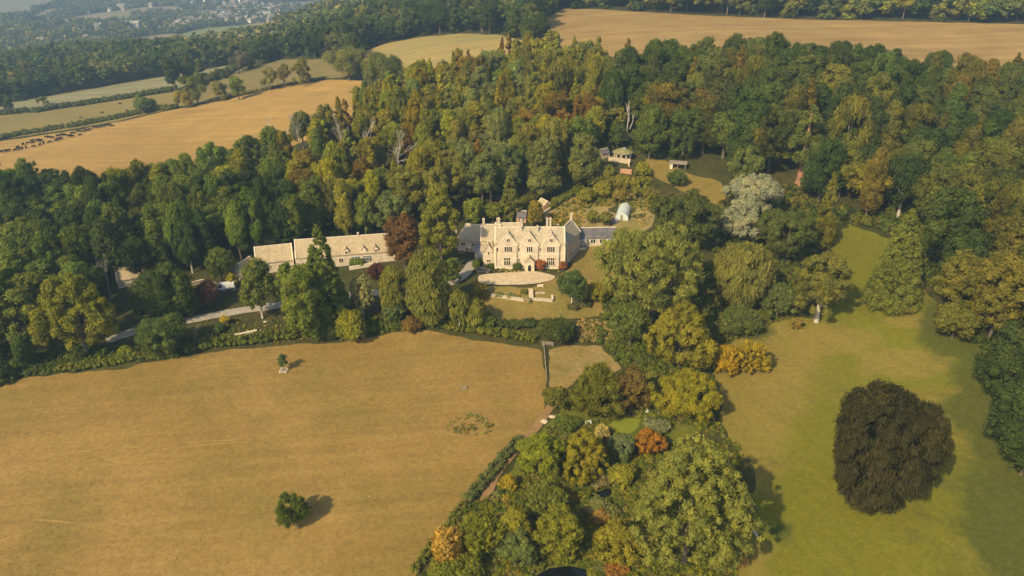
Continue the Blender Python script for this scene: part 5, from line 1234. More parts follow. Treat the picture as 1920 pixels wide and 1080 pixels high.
    # kitchen court wing, set back at the left
    block(o, (-18.4, 12.2, 0), R(-12), 10.5, 8.0, 4.6, 3.6, coping=False, hip=(2.5, 4.0), over=0.45)
    for i, x in enumerate((-3.2, 0.4)):
        c, s = math.cos(R(-12)), math.sin(R(-12)); window(o, (-18.4 + x * c, 12.2 + x * s, 2.4), R(-12), 1.3, 1.0, 2 + i)
    window(o, (-18.4 - 1.4 * math.cos(R(-12)), 12.2 - 1.4 * math.sin(R(-12)), 0.3), R(-12), 1.9, 1.3, 4)
    lt = MB().box(-17.4, -14.6, 6.2, 10.5, -1.0, 2.7); lt.build('lean_to', M_WALL, o)
    lr = MB().slab([(-17.6, 6.0, 2.7), (-14.5, 6.0, 2.7), (-14.5, 10.7, 3.6), (-17.6, 10.7, 3.6)], .12); lr.build('lean_to_roof', M_LEAD, o)
    gd = MB(); 
    for i in range(9): gd.box(-17.15 + i * .27, -16.9 + i * .27, 6.12, 6.19, 0.05, 2.35)
    gd.build('garage_door', M_BLUE, o)
    # right wing running back at a slant
    rz = R(66); dx, dy = math.cos(rz), math.sin(rz)
    rl = 12.2; st = np.array([8.9, 3.4]); mid = st + np.array([dx, dy]) * rl / 2; nrm = np.array([-dy, dx]) 
    loc = mid - nrm * 3.1
    block(o, (float(loc[0]), float(loc[1]), 0), rz, rl, 6.2, 7.2, 3.5)
    for t, z, w_, n_ in ((2.0, 4.6, 1.4, 3), (0.0, 4.8, .9, 2), (4.6, 4.6, 1.2, 2), (-1.2, 1.3, 2.0, 4), (2.8, 1.3, 1.4, 3), (-3.6, 4.8, .9, 2)):
        p = loc + np.array([dx, dy]) * t; window(o, (float(p[0]), float(p[1]), z), rz, w_, 1.5, n_)
    # garden range with slates
    block(o, (21.8, 14.6, 0.8), R(3), 14.5, 5.2, 3.6, 2.3, roof=M_SLATE, coping=False, over=0.3)
    bw = MB().box(16.6, 18.9, 13.2, 14.5, -0.5, 3.9); bw.build('bay', M_TRIM, o)
    br = MB().slab([(16.4, 12.95, 3.9), (19.1, 12.95, 3.9), (19.1, 14.6, 4.3), (16.4, 14.6, 4.3)], .12); br.build('bay_roof', M_LEAD, o)
    window(o, (17.75, 13.2, 1.4), 0, 1.9, 2.2, 3, 2, frame=M_WHITE, split=[0, .62, 1], mull=.16)
    window(o, (15.4, 14.25, 2.2), R(3), 0.45, 1.0, 1)
    for x in (21.2, 24.2, 27.0): window(o, (x, 14.6 + (x - 21.8) * math.tan(R(3)), 2.4), R(3), 1.5, 1.4, 2, 1, frame=M_WHITE, mull=.14)
    chimney(o, -2.85, 2.9, 10.6, 13.7, .9, .8, 2); chimney(o, 2.3, 2.6, 10.4, 13.1, .8, .7, 2)
    c6 = None
    for dxx in (-.5, .5): chimney(o, 5.9 + dxx, 4.6, 11.0, 15.1, .72, .8, 1)
    chimney(o, -14.6, 10.1, 9.0, 12.8, .85, .85, 1); chimney(o, -9.9, 11.4, 9.4, 12.4, 1.3, .8, 3); chimney(o, -2.6, 11.6, 9.0, 12.0, .8, .8, 1)
    pe = st + np.array([dx, dy]) * (rl - .6); chimney(o, float(pe[0]), float(pe[1]), 9.8, 13.0, .95, .95, 2)
    chimney(o, 9.1, 9.3, 6.0, 11.2, .7, .7, 1); chimney(o, -24.2, 16.4, 5.5, 10.0, .8, .8, 1)
manor()
def line_building(name, label, pa, pb, z, D, eave, rise, roof=M_ROOF2, wall=M_WALL, **k):
    """a long building whose front wall foot runs between two photo pixels"""
    a = np.array(hit_plane(*pa, z)); b = np.array(hit_plane(*pb, z)); L = np.linalg.norm(b - a); rz = math.atan2(b[1] - a[1], b[0] - a[0]); m = (a + b) / 2
    o = empty(name, (float(m[0]), float(m[1]), z), label, 'building', rz); block(o, (0, 0, 0), 0, L, D, eave, rise, wall, roof, **k)
    HERO.append((m[0], m[1], 5)); return o, L
def xat(o, L, pa, pb, z, px):
    a = np.array(hit_plane(*pa, z)); b = np.array(hit_plane(*pb, z))
    best = min(((abs(float(project([*(a + (b - a) * t), z])[0]) - px), t) for t in np.linspace(-.1, 1.1, 241)))
    return (best[1] - .5) * L
def coach_house():
    pa, pb, z = (556, 505), (742, 491), -0.3
    o, L = line_building('stone_range', 'long stone coach house range with dormers left of the manor', pa, pb, z, 8.2, 3.9, 4.2)
    X = lambda px: xat(o, L, pa, pb, z, px)
    for px in (661 + 7, 683 + 7):
        window(o, (X(px), 0, 0.9), 0, 2.4, 2.0, 5, 2, frame=M_WHITE, mull=.10, split=[0, .72, 1], name='window')
    for px in (641, 618): window(o, (X(px), 0, 1.2), 0, 1.2, 1.4, 2)
    for px, blank in ((651.6, False), (684, True), (706, False)):
        x = X(px); f = MB().prism([(x - .8, 3.6), (x + .8, 3.6), (x + .8, 4.9), (x, 5.9), (x - .8, 4.9)], 'y', -0.08, 1.4); dm = f.build('dormer', M_TRIM, o)
        r = MB()
        for s in (-1, 1): r.slab([(x + s * .98, -.2, 4.72), (x + s * .98, 1.6, 4.72), (x + s * .003, 2.6, 5.98), (x + s * .003, -.2, 5.98)], .14)
        r.build('dormer_roof', M_ROOF2, dm)
        if not blank: window(o, (x, -0.08, 4.05), 0, .8, .85, 2, mull=.1)
    chimney(o, X(676), 4.1, 7.2, 9.4, .6, .6, 0)
    MB().box(-L/2, L/2, -.12, 0.01, 3.55, 3.72).build('string_course', M_TRIM, o)
    pa2, pb2 = (482, 514), (553, 506)
    block2 = line_building('stone_barn', 'lower stone tiled barn joined to the left end of the coach house', pa2, pb2, -1.0, 7.6, 3.6, 3.7)[0]
    window(block2, (1.5, 0, 1.2), 0, 1.0, 1.2, 2); window(block2, (-2.5, 0, 1.2), 0, 1.0, 1.2, 2)
    MB().box(2.6, 3.9, -.05, .02, 0, 2.2).build('door', M_OAK, block2)
    # low wing dropping away to the left
    a = np.array(hit_plane(460, 528, -1.6)); b = np.array(hit_plane(486, 508, -1.2)); rz = math.atan2(b[1] - a[1], b[0] - a[0]); m = (a + b) / 2; L2 = float(np.linalg.norm(b - a))
    w = empty('low_wing', (float(m[0]), float(m[1]), -1.6), 'low stone wing sloping down from the barn end', 'building', rz)
    block(w, (0, 0, 0), 0, L2, 5.2, 2.6, 2.3, M_WALL, M_ROOF, coping=False, hip=(1.4, 0))
    # open timber lean-to at its end
    p = empty('log_store', (float(a[0]) - 2.4, float(a[1]) + 1.4, -1.8), 'small open timber lean-to at the end of the low wing', 'shed', rz)
    for x in (-1.2, 1.2): MB().box(x - .08, x + .08, -1.1, -.94, -.5, 2.1).build('post', M_WOOD, p)
    MB().box(-1.3, 1.3, 1.1, 1.2, -.5, 2.5).build('back_wall', M_OAK, p); MB().slab([(-1.5, -1.3, 2.1), (1.5, -1.3, 2.1), (1.5, 1.4, 2.6), (-1.5, 1.4, 2.6)], .1).build('roof', M_WOOD, p)
coach_house()
o, L = line_building('low_barn', 'long low stone barn roof half hidden behind the dark yew', (222, 541), (322, 525), -2.6, 6.0, 2.6, 2.6)
window(o, (-3, 0, 0.8), 0, 1.0, 1.0, 2); MB().box(1, 2.2, -.05, .02, 0, 2.0).build('door', M_OAK, o)
# garden hut and brick gable behind the manor
x, y = hit_plane(977, 419, 2.0); o = empty('garden_hut', (float(x), float(y), 2.0), 'small slate roofed building with a grid window behind the manor roof', 'shed', R(-8))
block(o, (0, 0, 0), 0, 3.6, 3.2, 2.4, 1.6, M_BRICK, M_SLATE, coping=False); window(o, (0.1, 0, 0.8), 0, 1.8, 1.2, 4, 2, frame=M_WHITE, mull=.06)
x, y = hit_plane(1013, 396, 3.0); o = empty('potting_shed', (float(x), float(y), 3.0), 'red brick potting shed with pale verge at the garden wall end', 'shed', R(-58))
block(o, (0, 0, 0), 0, 4.2, 3.4, 2.4, 1.5, M_BRICK, M_ROOF2, coping=True); MB().box(-.5, .5, -.05, .02, 0, 2.0).build('door', M_OAK, o)
# polytunnel
def polytunnel():
    a = np.array(hit_plane(1165, 416, 3.4)); z = 3.4; rz = R(-14)
    o = empty('polytunnel', (float(a[0]), float(a[1]), float(H(a[0], a[1])) ), 'pale arched polytunnel in the kitchen garden', 'greenhouse', rz)
    w, h, L = 2.35, 2.7, 11.5; n = 14; arc = [(-w * math.cos(math.pi * k / n), h * math.sin(math.pi * k / n) ** 0.8) for k in range(n + 1)]
    m = MB(); ny = 10
    for j in range(ny):
        y0, y1 = L * j / ny, L * (j + 1) / ny; ym = (y0 + y1) / 2
        for k in range(n):
            p, q = arc[k], arc[k + 1]; s = .975
            m.face([(p[0], y0, p[1]), (q[0], y0, q[1]), (q[0] * s, ym, q[1] * s), (p[0] * s, ym, p[1] * s)]); m.face([(p[0] * s, ym, p[1] * s), (q[0] * s, ym, q[1] * s), (q[0], y1, q[1]), (p[0], y1, p[1])])
    m.build('cover', M_PLASTIC, o)
    for y in (0.0, L):
        e = MB(); e.face([(p[0], y, p[1]) for p in arc]); e.build('end_sheet', M_PLASTIC, o)
    for j in range(ny + 1):
        MB().tube([(p[0] * 1.01, L * j / ny, p[1] * 1.01) for p in arc], [.035] * (n + 1), 5).build('hoop', M_LEAD, o)
    MB().box(-.45, .45, -.08, -.03, 0, 1.95).build('door', M_WOOD, o)
polytunnel()
x, y = hit_plane(1152, 419, 3.4); t = MB().box(-1.2, 1.2, -.7, .7, 0, .8).box(-1.3, 1.3, -.8, .8, .8, .9); o = t.build('compost_bin', M_LEAD); o.location = (float(x), float(y), float(H(x, y))); tag(o, 'dark covered compost bin beside the polytunnel door', 'bin')
# summerhouse with arches
def summerhouse():
    x, y = [float(v) for v in hit_plane(1167, 297, 14)]
    o = empty('summerhouse', (x, y, 14), 'round fronted summerhouse with dark arches and mossy roof', 'summerhouse')
    rad, nseg = 3.3, 10
    for k in range(nseg):
        a0, a1 = 2 * math.pi * k / nseg, 2 * math.pi * (k + 1) / nseg; am = (a0 + a1) / 2
        col = MB().box(-.16, .16, -.16, .16, 0, 2.0); c = col.build('column', M_TRIM, o); place(c, (rad * math.cos(a0), rad * math.sin(a0), 0), a0)
        ww = 2 * rad * math.sin(math.pi / nseg)
        f = MB(); f.box(-ww/2 + .17, ww/2 - .17, -.12, .12, 0, .8); 
        arch = [(-ww/2 + .1, 2.6), (-ww/2 + .1, 1.55)] + [(-(ww/2 - .2) * math.cos(t), 1.5 + .55 * math.sin(t)) for t in np.linspace(0.1, math.pi - .1, 7)] + [(ww/2 - .1, 1.55), (ww/2 - .1, 2.6)]
        for i in range(1, len(arch) - 2): f.face([(arch[i][0], -.1, arch[i][1]), (arch[i+1][0], -.1, arch[i+1][1]), (arch[i+1][0], -.1, 2.6), (arch[i][0], -.1, 2.6)])
        q = f.build('arch_panel', M_WALL, o); place(q, (rad * .97 * math.cos(am), rad * .97 * math.sin(am), 0), am + math.pi / 2)
    core = MB().tube([(0,0,-1.5),(0,0,.02)], [rad + .3] * 2, 20); core.build('floor_plinth', M_DRYST, o)
    MB().tube([(0, 0.6, 0), (0, 0.6, 2.5)], [2.2, 2.2], 14).build('inner_wall', M_DARK, o)
    MB().tube([(0,0,2.55),(0,0,2.7),(0,0,3.3),(0,0,3.9),(0,0,4.2)], [rad + .75, rad + .8, rad * .85, rad * .45, .3], 18).build('roof', M_MOSS, o)
    MB().tube([(0.6,0,3.9),(0.6,0,4.45)], [.9, .5], 8).build('roof_vent', M_LEAD, o)
summerhouse()
def wall_run(label, pts, hgt, th, mat=M_DRYST, name='stone_wall', z=None, cope=True, cat='wall'):
    W = unproj([p[0] for p in pts], [p[1] for p in pts]); c = W.mean(0); m = MB(); k = MB()
    dd = dens([tuple(w[:2]) for w in W], 0.9, False); g = np.random.default_rng(len(label))
    for i in range(len(dd) - 1):
        a, b = np.array(dd[i]), np.array(dd[i + 1]); n = np.array([-(b - a)[1], (b - a)[0]]); n = n / np.linalg.norm(n) * th / 2
        za, zb = float(H(a[0], a[1])) - c[2], float(H(b[0], b[1])) - c[2]; top = hgt * (1 + .03 * g.normal())
        q = [a - n, b - n, b + n, a + n]; i0 = len(m.V)
        for p, zz in zip(q, (za, zb, zb, za)): m.V.append((p[0] - c[0], p[1] - c[1], zz - .6))
        for p, zz in zip(q, (za, zb, zb, za)): m.V.append((p[0] - c[0], p[1] - c[1], zz + top))
        for f in ((0,3,2,1),(4,5,6,7),(0,1,5,4),(1,2,6,5),(2,3,7,6),(3,0,4,7)): m.F.append([i0 + j for j in f]); m.M.append(0)
        if cope:
            n2 = n * 1.3; ins = (b - a) * .03; q = [a - n2 + ins, b - n2 - ins, b + n2 - ins, a + n2 + ins]; i0 = len(k.V)
            for dz in (top + .004, top + .13):
                for p, zz in zip(q, (za, zb, zb, za)): k.V.append((p[0] - c[0], p[1] - c[1], zz + dz + .01 * g.normal()))
            for f in ((0,3,2,1),(4,5,6,7),(0,1,5,4),(1,2,6,5),(2,3,7,6),(3,0,4,7)): k.F.append([i0 + j for j in f]); k.M.append(0)
    o = empty(name, (float(c[0]), float(c[1]), float(c[2])), label, cat)
    m.build('stonework', mat, o)
    if cope: k.build('coping', mat, o)
    return o
wall_run('pale stone retaining wall left of the garden steps', [(921,557),(950,561),(982,566)], 0.95, .5, M_PALEST)
wall_run('pale stone retaining wall right of the garden steps', [(1000,564),(1018,565),(1036,567)], 0.85, .5, M_PALEST)
wall_run('short return wall at the right end of the terrace', [(1036,566),(1035,559)], 1.0, .5, M_PALEST)
wall_run('tall stone pier wall beside the garden steps', [(996,566),(995,548)], 1.1, 1.0, M_DRYST)
wall_run('upper stone edging between the forecourt bank and steps', [(1004,552),(1012,551),(1022,551)], 0.4, .4, M_PALEST)
wall_run('stone wall stepping below the summerhouse, higher course', [(1141,300),(1160,302),(1180,305)], 1.2, .5)
wall_run('low return of the stone wall below the summerhouse', [(1180,305),(1179,312)], 1.3, .6)
wall_run('pink brick wall fragment below the summerhouse', [(1163,325),(1184,327)], 1.9, .4, M_BRICK, 'brick_wall', cope=False)
wall_run('dry stone garden wall beside the purple plum tree', [(345,540),(380,530),(405,536),(438,546)], 1.0, .6)
wall_run('pale stone wall in front of the coach house', [(655,506),(690,500),(708,497)], 0.9, .5, M_TRIM)
wall_run('long garden wall running up beside the kitchen garden', [(1018,404),(1040,388),(1062,370),(1082,356)], 1.1, .5)
wall_run('low white stone bank in the grass under the drive', [(440,630),(455,627),(482,621)], 0.35, .5, M_TRIM)
x, y = hit_plane(1135, 303, 12.5); o = empty('garden_shed', (float(x), float(y), float(H(x, y))), 'small grey slate roofed shed left of the summerhouse', 'shed', R(30))
block(o, (0, 0, 0), 0, 4.0, 3.0, 2.0, 1.3, M_DRYST, M_SLATE, coping=False)
def shelter():
    P = gp(1270, 318); o = empty('open_shelter', tuple(P), 'flat roofed open shelter at the wood edge above the glade', 'shed', R(-14))
    for x in (-2.8, 0, 2.8):
        for y in (0, 2.6): MB().box(x - .1, x + .1, y - .1, y + .1, -.5, 2.2).build('post', M_WOOD, o)
    MB().box(-3.0, -1.9, -.1, .25, -.3, 2.1).build('side_wall', M_TRIM, o)
    MB().slab([(-3.4, -.5, 2.2), (3.4, -.5, 2.2), (3.4, 3.1, 2.5), (-3.4, 3.1, 2.5)], .14).build('roof', M_WOOD, o)
shelter()
P = gp(1893, 236); P = unproj([1893], [236], 14)[0]; o = empty('hidden_cottage', tuple(P), 'white gabled roof peeping out of the right wood', 'house', R(10)); block(o, (0, 0, 0), 0, 8, 7, 10.5, 3.0, M_DRYST, M_PALEST, coping=False); window(o, (-2, 0, 10), 0, 1.2, 1.4, 2)

# ------------------------------------------------------------------ fence, gate, seats
def fence():
    pts = [(1019,650),(1021,672),(1023,696),(1025,716)]; W = unproj([p[0] for p in pts], [p[1] for p in pts])
    dd = dens([tuple(w[:2]) for w in W], 2.3, False); c = W.mean(0)
    o = empty('pasture_fence', tuple(c), 'weathered post and rail fence between pasture and paddock', 'fence')
    Q = [np.array([p[0] - c[0], p[1] - c[1], float(H(p[0], p[1])) - c[2]]) for p in dd]
    for p in Q: MB().box(p[0] - .07, p[0] + .07, p[1] - .07, p[1] + .07, p[2] - .4, p[2] + 1.25).build('post', M_WOOD, o)
    for a, b in zip(Q[:-1], Q[1:]):
        for hh in (.4, .75, 1.08): MB().tube([a + np.array([.09, 0, hh]), b + np.array([.09, 0, hh])], [.055, .055], 4).build('rail', M_WOOD, o)
fence()
def gate():
    P = gp(1027, 648); o = empty('field_gate', tuple(P), 'pale timber field gate at the top of the fence', 'gate', R(-10))
    for x in (-1.5, 1.5): MB().box(x - .09, x + .09, -.09, .09, -.4, 1.4).build('post', M_WOOD, o)
    for k in range(5): MB().box(-1.38, 1.38, -.03, .03, .2 + k * .24, .3 + k * .24).build('bar', M_WOOD, o)
    MB().tube([(-1.35, -.05, .2), (1.35, -.05, 1.25)], [.05, .05], 4).build('brace', M_PALEBARK, o)
gate()
def bench(label, px, py, rz, w=1.6, mat=M_WHITE, z=None):
    P = gp(px, py); o = empty('garden_bench', tuple(P), label, 'bench', rz)
    for x in (-w/2 + .08, w/2 - .08):
        for y in (0, .45): MB().box(x - .05, x + .05, y - .05, y + .05, -.1, .45 if y == 0 else .95).build('leg', mat, o)
    for i in range(4): MB().box(-w/2, w/2, -.02 + i * .13, .08 + i * .13, .45, .49).build('seat_slat', mat, o)
    for i in range(3): MB().box(-w/2, w/2, .50, .53, .58 + i * .14, .68 + i * .14).build('back_slat', mat, o)
bench('white bench left of the duckweed pond', 1104, 797, R(20))
bench('white bench on the far bank of the duckweed pond', 1207, 772, R(-65), 2.4)
bench('pale stone bench on the bank below the forecourt', 1013, 540, R(0), 1.8, M_TRIM)
bench('timber bench at the edge of the drive near the pale ash', 492, 590, R(8), 2.6, M_OAK)
def boatlog():
    P = gp(1415, 1000); o = MB().tube([(0,-1.5,.2),(0.05,-.5,.24),(0,.6,.24),(-.05,1.5,.2)], [.16,.30,.28,.14], 8).build('fallen_log', M_PALEBARK); o.location = tuple(P); o.rotation_euler = (0, 0, R(10)); tag(o, 'pale bleached log lying on the lawn beside the walnut', 'log')
boatlog()
def trough():
    P = gp(871, 729); o = empty('feed_trough', tuple(P), 'small timber feeder standing alone in the pasture', 'trough')
    MB().box(-.6, .6, -.3, .3, .25, .34).box(-.6, .6, -.3, -.25, .34, .6).box(-.6, .6, .25, .3, .34, .6).box(-.6, -.55, -.25, .25, .34, .6).box(.55, .6, -.25, .25, .34, .6).build('tray', M_WOOD, o)
    for x in (-.5, .5):
        for y in (-.22, .22): MB().box(x - .04, x + .04, y - .04, y + .04, 0, .25).build('leg', M_WOOD, o)
trough()
def guard():
    P = gp(532, 697); o = empty('tree_guard', tuple(P), 'low white timber guard at the foot of the pasture sapling', 'tree guard')
    for x in (-.8, .8):
        for y in (-.8, .8): MB().box(x - .05, x + .05, y - .05, y + .05, -.2, .8).build('post', M_WHITE, o)
    for z in (.3, .65):
        for s in (-1, 1): MB().box(-.8, .8, s * .8 - .03, s * .8 + .03, z, z + .08).build('rail', M_WHITE, o); MB().box(s * .8 - .03, s * .8 + .03, -.8, .8, z + .01, z + .07).build('rail', M_WHITE, o)
guard()
def rocks():
    for px, py, r, lb in ((1020,792,.9,'pale stone beside the top of the earth path'),(1035,782,.7,'smaller pale stone near the round green bush'),(1097,900,.6,'pale rock at the thicket edge above the dark pond'),(1010,912,.6,'grey rock between hawthorn and spiky shrub'),(497,604,.5,'pale stone at the foot of the leaning ash')):
        P = gp(px, py); g = np.random.default_rng(int(px)); V = ICOV * r * (1 + .22 * g.normal(size=(12, 1))) * np.array([1.2, .9, .5]); o = link_mesh('boulder', V, [list(map(int, f)) for f in ICOF], M_DRYST); o.location = (P[0], P[1], P[2] + r * .2); tag(o, lb, 'rock')
rocks()

# ------------------------------------------------------------------ vehicles
def car(label, px, py, rz, paint, L=4.3, Wd=1.78, hgt=1.45, van=False):
    P = gp(px, py); o = empty('parked_van' if van else 'parked_car', (P[0], P[1], P[2] + .18), label, 'van' if van else 'car', rz)
    lo = [(-L/2, .35), (-L/2 + .05, .75), (-L/2 + (.15 if van else .9), .95), (L/2 - .05, .98), (L/2, .7), (L/2, .35), (L/2 - .3, .25), (-L/2 + .3, .25)]
    b = MB().prism(lo, 'y', -Wd/2, Wd/2); b.build('body', paint, o)
    cab = [(-L/2 + (.3 if van else .95), .95), (-L/2 + (.9 if van else 1.6), hgt - .05), (L/2 - (.15 if van else 1.1), hgt - .05), (L/2 - (.06 if van else .35), .95)]
    m = MB(); i = len(m.V)
    for y, s in ((-1, 1), (1, 1)):
        for k, p in enumerate(cab): m.V.append((p[0], y * (Wd/2 - (.04 if k in (0, 3) else .17)), p[1]))
    for f in ((0,1,2,3),(7,6,5,4),(0,4,5,1),(1,5,6,2),(2,6,7,3)): m.F.append(list(f)); m.M.append(0)
    m.build('windows', M_GLASS, o)
    r = MB().box(cab[1][0] - .03, cab[2][0] + .03, -Wd/2 + .16, Wd/2 - .16, hgt - .06, hgt); r.build('roof', paint, o)
    if van: MB().box(-L/2 + 1.6, L/2 - .1, -Wd/2 + .02, Wd/2 - .02, .96, hgt - .07).build('side_panel', paint, o)
    for x in (-L/2 + .75, L/2 - .75):
        for s in (-1, 1):
            w = MB().tube([(x, s * (Wd/2 - .2), .32), (x, s * (Wd/2 + .02), .32)], [.32, .32], 14).build('wheel', M_TYRE, o)
            MB().tube([(x, s * (Wd/2 + .015), .32), (x, s * (Wd/2 + .035), .32)], [.19, .17], 10).build('rim', M_LEAD, w)
    for s in (-1, 1):
        MB().box(-L/2 - .015, -L/2 + .06, s * .62 - .16, s * .62 + .16, .58, .72).build('headlight', M_WHITE, o)
        MB().box(L/2 - .04, L/2 + .015, s * .66 - .12, s * .66 + .12, .62, .8).build('tail_light', M_BRICK, o)
car('dark grey car parked by the left end of the forecourt', 906, 511, R(172), M_CARGREY)
car('white van parked above the purple plum tree', 425, 543, R(12), M_CARWHITE, 5.2, 2.0, 2.1, True)
car('small dark car just below the white van', 431, 550, R(8), M_CARGREY, 3.9)

# ------------------------------------------------------------------ cattle and sheep
def cow_mesh(name, mat):
    m = MB(); S = 10
    def loft(st):
        i0 = len(m.V)
        for x, z, ry, rz_ in st:
            for k in range(S): a = 2 * math.pi * k / S; m.V.append((x, ry * math.cos(a), z + rz_ * math.sin(a)))
        for j in range(len(st) - 1):
            for k in range(S): b = (k + 1) % S; m.F.append([i0 + j*S + k, i0 + j*S + b, i0 + (j+1)*S + b, i0 + (j+1)*S + k]); m.M.append(0)
        m.F.append([i0 + k for k in range(S)]); m.F.append([i0 + (len(st)-1)*S + k for k in reversed(range(S))]); m.M += [0, 0]
    loft([(1.12,1.05,.12,.18),(1.0,1.02,.30,.36),(.6,.98,.36,.40),(0,.93,.38,.42),(-.5,.98,.33,.40),(-.8,1.05,.24,.34),(-1.0,1.02,.15,.22),(-1.25,.82,.12,.16),(-1.45,.52,.13,.16),(-1.62,.28,.09,.11),(-1.72,.16,.07,.08)])
    for x, s in ((.85, 1), (.85, -1), (-.62, 1), (-.62, -1)): m.tube([(x, s*.2, .85), (x + (.06 if x > 0 else 0), s*.2, .45), (x, s*.2, 0)], [.15, .09, .07], 6)
    m.tube([(1.1, 0, 1.15), (1.22, 0, .8), (1.2, 0, .35)], [.04, .03, .05], 5)
    for s in (-1, 1): m.tube([(-1.38, s*.1, .62), (-1.36, s*.27, .66)], [.05, .02], 4)
    me = bpy.data.meshes.new(name); me.from_pydata(m.V, [], m.F); me.materials.append(mat); me.polygons.foreach_set('use_smooth', [True] * len(me.polygons)); me.update(); return me
COWS = [(20,640),(70,630),(100,625),(178,620),(205,590),(215,605),(250,600),(297,590),(265,555),(320,538),(370,515),(378,535),(385,580),(430,505),(450,520),(465,510),(455,560),(495,540),(565,530),(530,470),(555,472),(590,478),(635,510),(665,500),(685,490),(660,460),(710,445),(730,450),(785,460),(815,465),(825,430),(880,405),(910,410),(935,385),(960,405),(985,395),(1015,385),(905,448),(1070,365),(1105,362),(1140,355),(1170,350),(1205,335),(1235,335),(1265,348)]
cowm = cow_mesh('cow', M_COW); g = np.random.default_rng(4)
pc = unproj([c[0] / 6 for c in COWS], [180 + c[1] / 6 + 1 for c in COWS])
for i, p in enumerate(pc):
    o = bpy.data.objects.new('cow', cowm); COL.objects.link(o); s = g.uniform(.95, 1.2)
    o.location = tuple(p + np.array([0, 0, .25])); o.scale = (s, s, s); o.rotation_euler = (0, 0, (R(200) if i > 18 else R(255)) + g.normal() * .45)
    px = COWS[i][0] / 6
    if i == 0: lb = 'black cow leading the herd at the far end of the line'
    elif i == len(pc) - 1: lb = 'black cow last in line at the tail of the herd'
    elif i == 37: lb = 'black calf just below the dense knot of cattle'
    else: lb = ('black cow in the dense line at the tail of the herd' if px > 170 else 'black cow in the knot in the middle of the herd' if px > 125 else 'black cow in the loose middle of the herd' if px > 75 else 'black cow among the scattered leaders of the herd')
    tag(o, lb, 'cow', 'black cattle walking along the hedge')
shm = cow_mesh('sheep', M_FLEECE)
for (x, y), lb in zip(((912,250),(1155,197),(1352,95),(1435,175)), ('dark animal grazing alone nearest the hedge gap','dark animal grazing in the middle of the olive strip','dark animal grazing near the upper hedge','dark animal grazing beside the spreading hedge tree')):
    p = gp(x / 6, 180 + y / 6 + 1); o = bpy.data.objects.new('grazing_cow', shm); COL.objects.link(o); o.location = tuple(p + np.array([0, 0, .3])); o.rotation_euler = (0, 0, g.uniform(0, 6)); tag(o, lb, 'cow')

# ------------------------------------------------------------------ far valley houses
def house_mesh(name, L, D, e, r, wm, rm):
    m = MB(); yr = D / 2; m.prism([(0, -3), (D, -3), (D, e), (yr, e + r), (0, e)], 'x', -L/2, L/2, 0)
    for a, b in ((-.4, yr), (D + .4, yr)): m.slab([(-L/2 - .3, a, e - .2), (L/2 + .3, a, e - .2), (L/2 + .3, b, e + r), (-L/2 - .3, b, e + r)], .3, 1)
    m.box(L/2 - 1.4, L/2 - .3, yr - .6, yr + .6, e, e + r + 1.4, 0)
    for x in (-L/3, 0, L/3):
        for z in (1.0, 3.6): m.box(x - .6, x + .6, -.05, .05, z, z + 1.3, 2)
    me = bpy.data.meshes.new(name); me.from_pydata(m.V, [], m.F)
    for q in (wm, rm, M_GLASS): me.materials.append(q)
    me.polygons.foreach_set('material_index', m.M); me.update(); return me
HM = [house_mesh('house', 11, 8, 5.2, 3.6, M_TOWNW, M_TOWNR), house_mesh('house', 16, 9, 5.2, 3.8, M_TOWNW, M_TOWNR), house_mesh('house', 9, 8, 6, 3.2, M_WHITE, M_TOWNR), house_mesh('house', 24, 10, 5.5, 3.5, M_TOWNW, M_TOWNW)]
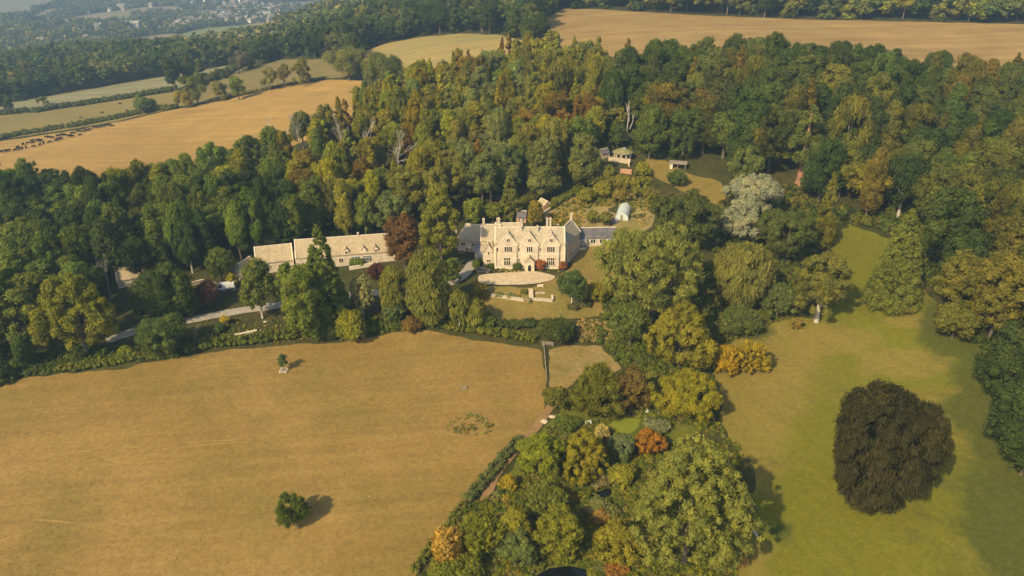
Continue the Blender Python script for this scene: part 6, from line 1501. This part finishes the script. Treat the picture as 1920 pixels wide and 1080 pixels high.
def town():
    g = np.random.default_rng(12)
    Z = [([(372,30),(400,24),(420,24),(440,30),(430,40),(400,46),(376,44)], 36, 'pale stone house in the dense pale cluster of the valley town'),
         ([(328,42),(352,38),(366,42),(362,52),(340,58),(326,52)], 20, 'pale house in the small cluster above the green pasture'),
         ([(420,2),(500,8),(520,22),(510,32),(470,34),(440,26),(425,14)], 42, 'stone house in the valley town centre'),
         ([(430,26),(500,32),(505,42),(450,44),(432,38)], 22, 'stone house on the lower edge of the valley town'),
         ([(520,14),(600,12),(612,22),(560,26),(520,24)], 20, 'pale house in the row at the far end of the valley town'),
         ([(320,-6),(430,-8),(440,6),(400,10),(330,10)], 22, 'small house scattered above the valley town'),
         ([(500,30),(560,34),(540,44),(505,44)], 8, 'house hidden among trees by the tan strip'),
         ([(170,4),(300,0),(310,10),(200,14)], 10, 'lone pale house among the far valley woods')]
    grp = 'houses of the distant valley town'
    for poly, n, lb in Z:
        P = np.array(poly, float); got = []
        while len(got) < n:
            x, y = g.uniform(P[:, 0].min(), P[:, 0].max()), g.uniform(P[:, 1].min(), P[:, 1].max())
            if inside(x, y, poly) and all(abs(x - a) > 3.2 or abs(y - b) > 1.3 for a, b in got[-60:] if True) or g.random() < 0.01: got.append((x, y))
        W = unproj([q[0] for q in got], [q[1] for q in got])
        for w in W:
            d = math.hypot(w[0], w[1]); o = bpy.data.objects.new('house', HM[g.choice(4, p=[.45, .25, .2, .1])]); COL.objects.link(o)
            s = g.uniform(.9, 1.25); o.scale = (s, s, s); o.location = (w[0], w[1], w[2] + 2.0); o.rotation_euler = (0, 0, g.normal() * .5 + g.choice([0, 1.57])); tag(o, lb, 'house', grp)
    for px, py, lb, s, mi in ((185,58,'white domed looking house on the orange paddock',1.3,2),(98,71,'small white house low in the valley woods',.9,2),(76,85,'pale orange roofed house by the dark hedge',1.1,0),(226,20,'larger pale house above the rounded green field',1.6,1),(248,52,'white house right of the orange paddock',1.2,3),(204,23,'white cottage at the end of the long tan field',.9,2),(166,28,'tiny white cottage on the tan slope',.7,2),(282,14,'pale house at the head of the small lane',1.1,0),(160,78,'pale cottage just above the dark wood',.9,2),(378,92,'white gable among the dark wood trees',1.0,2),(460,88,'pale cottage beyond the dark wood edge',1.0,0)):
        w = unproj([px], [py])[0]; o = bpy.data.objects.new('house', HM[mi]); COL.objects.link(o); o.location = (w[0], w[1], w[2] + 2.5); o.scale = (s, s, s); o.rotation_euler = (0, 0, g.normal() * .3); tag(o, lb, 'house')
town()
# ------------------------------------------------------------------ air
zmax = max(CAM_H + 4, float(H.z.max()) + 30); zmin = float(H.z.min()) - 4
hz = MB().box(-8700, 8700, -8700, 8700, zmin, zmax).build('haze', [])
hm, hn, hl, ho = new_mat('haze_air'); pv = hn.new('ShaderNodeVolumePrincipled'); pv.inputs['Density'].default_value = 0.00026; pv.inputs['Color'].default_value = (0.52, 0.78, 1.0, 1); pv.inputs['Anisotropy'].default_value = 0.2
hl.new(pv.outputs[0], ho.inputs['Volume']); hz.data.materials.append(hm); tag(hz, kind='stuff', label='thin blue summer haze')

print('TRIS', sum(len(m.loops) - 2 * len(m.polygons) for m in bpy.data.meshes))
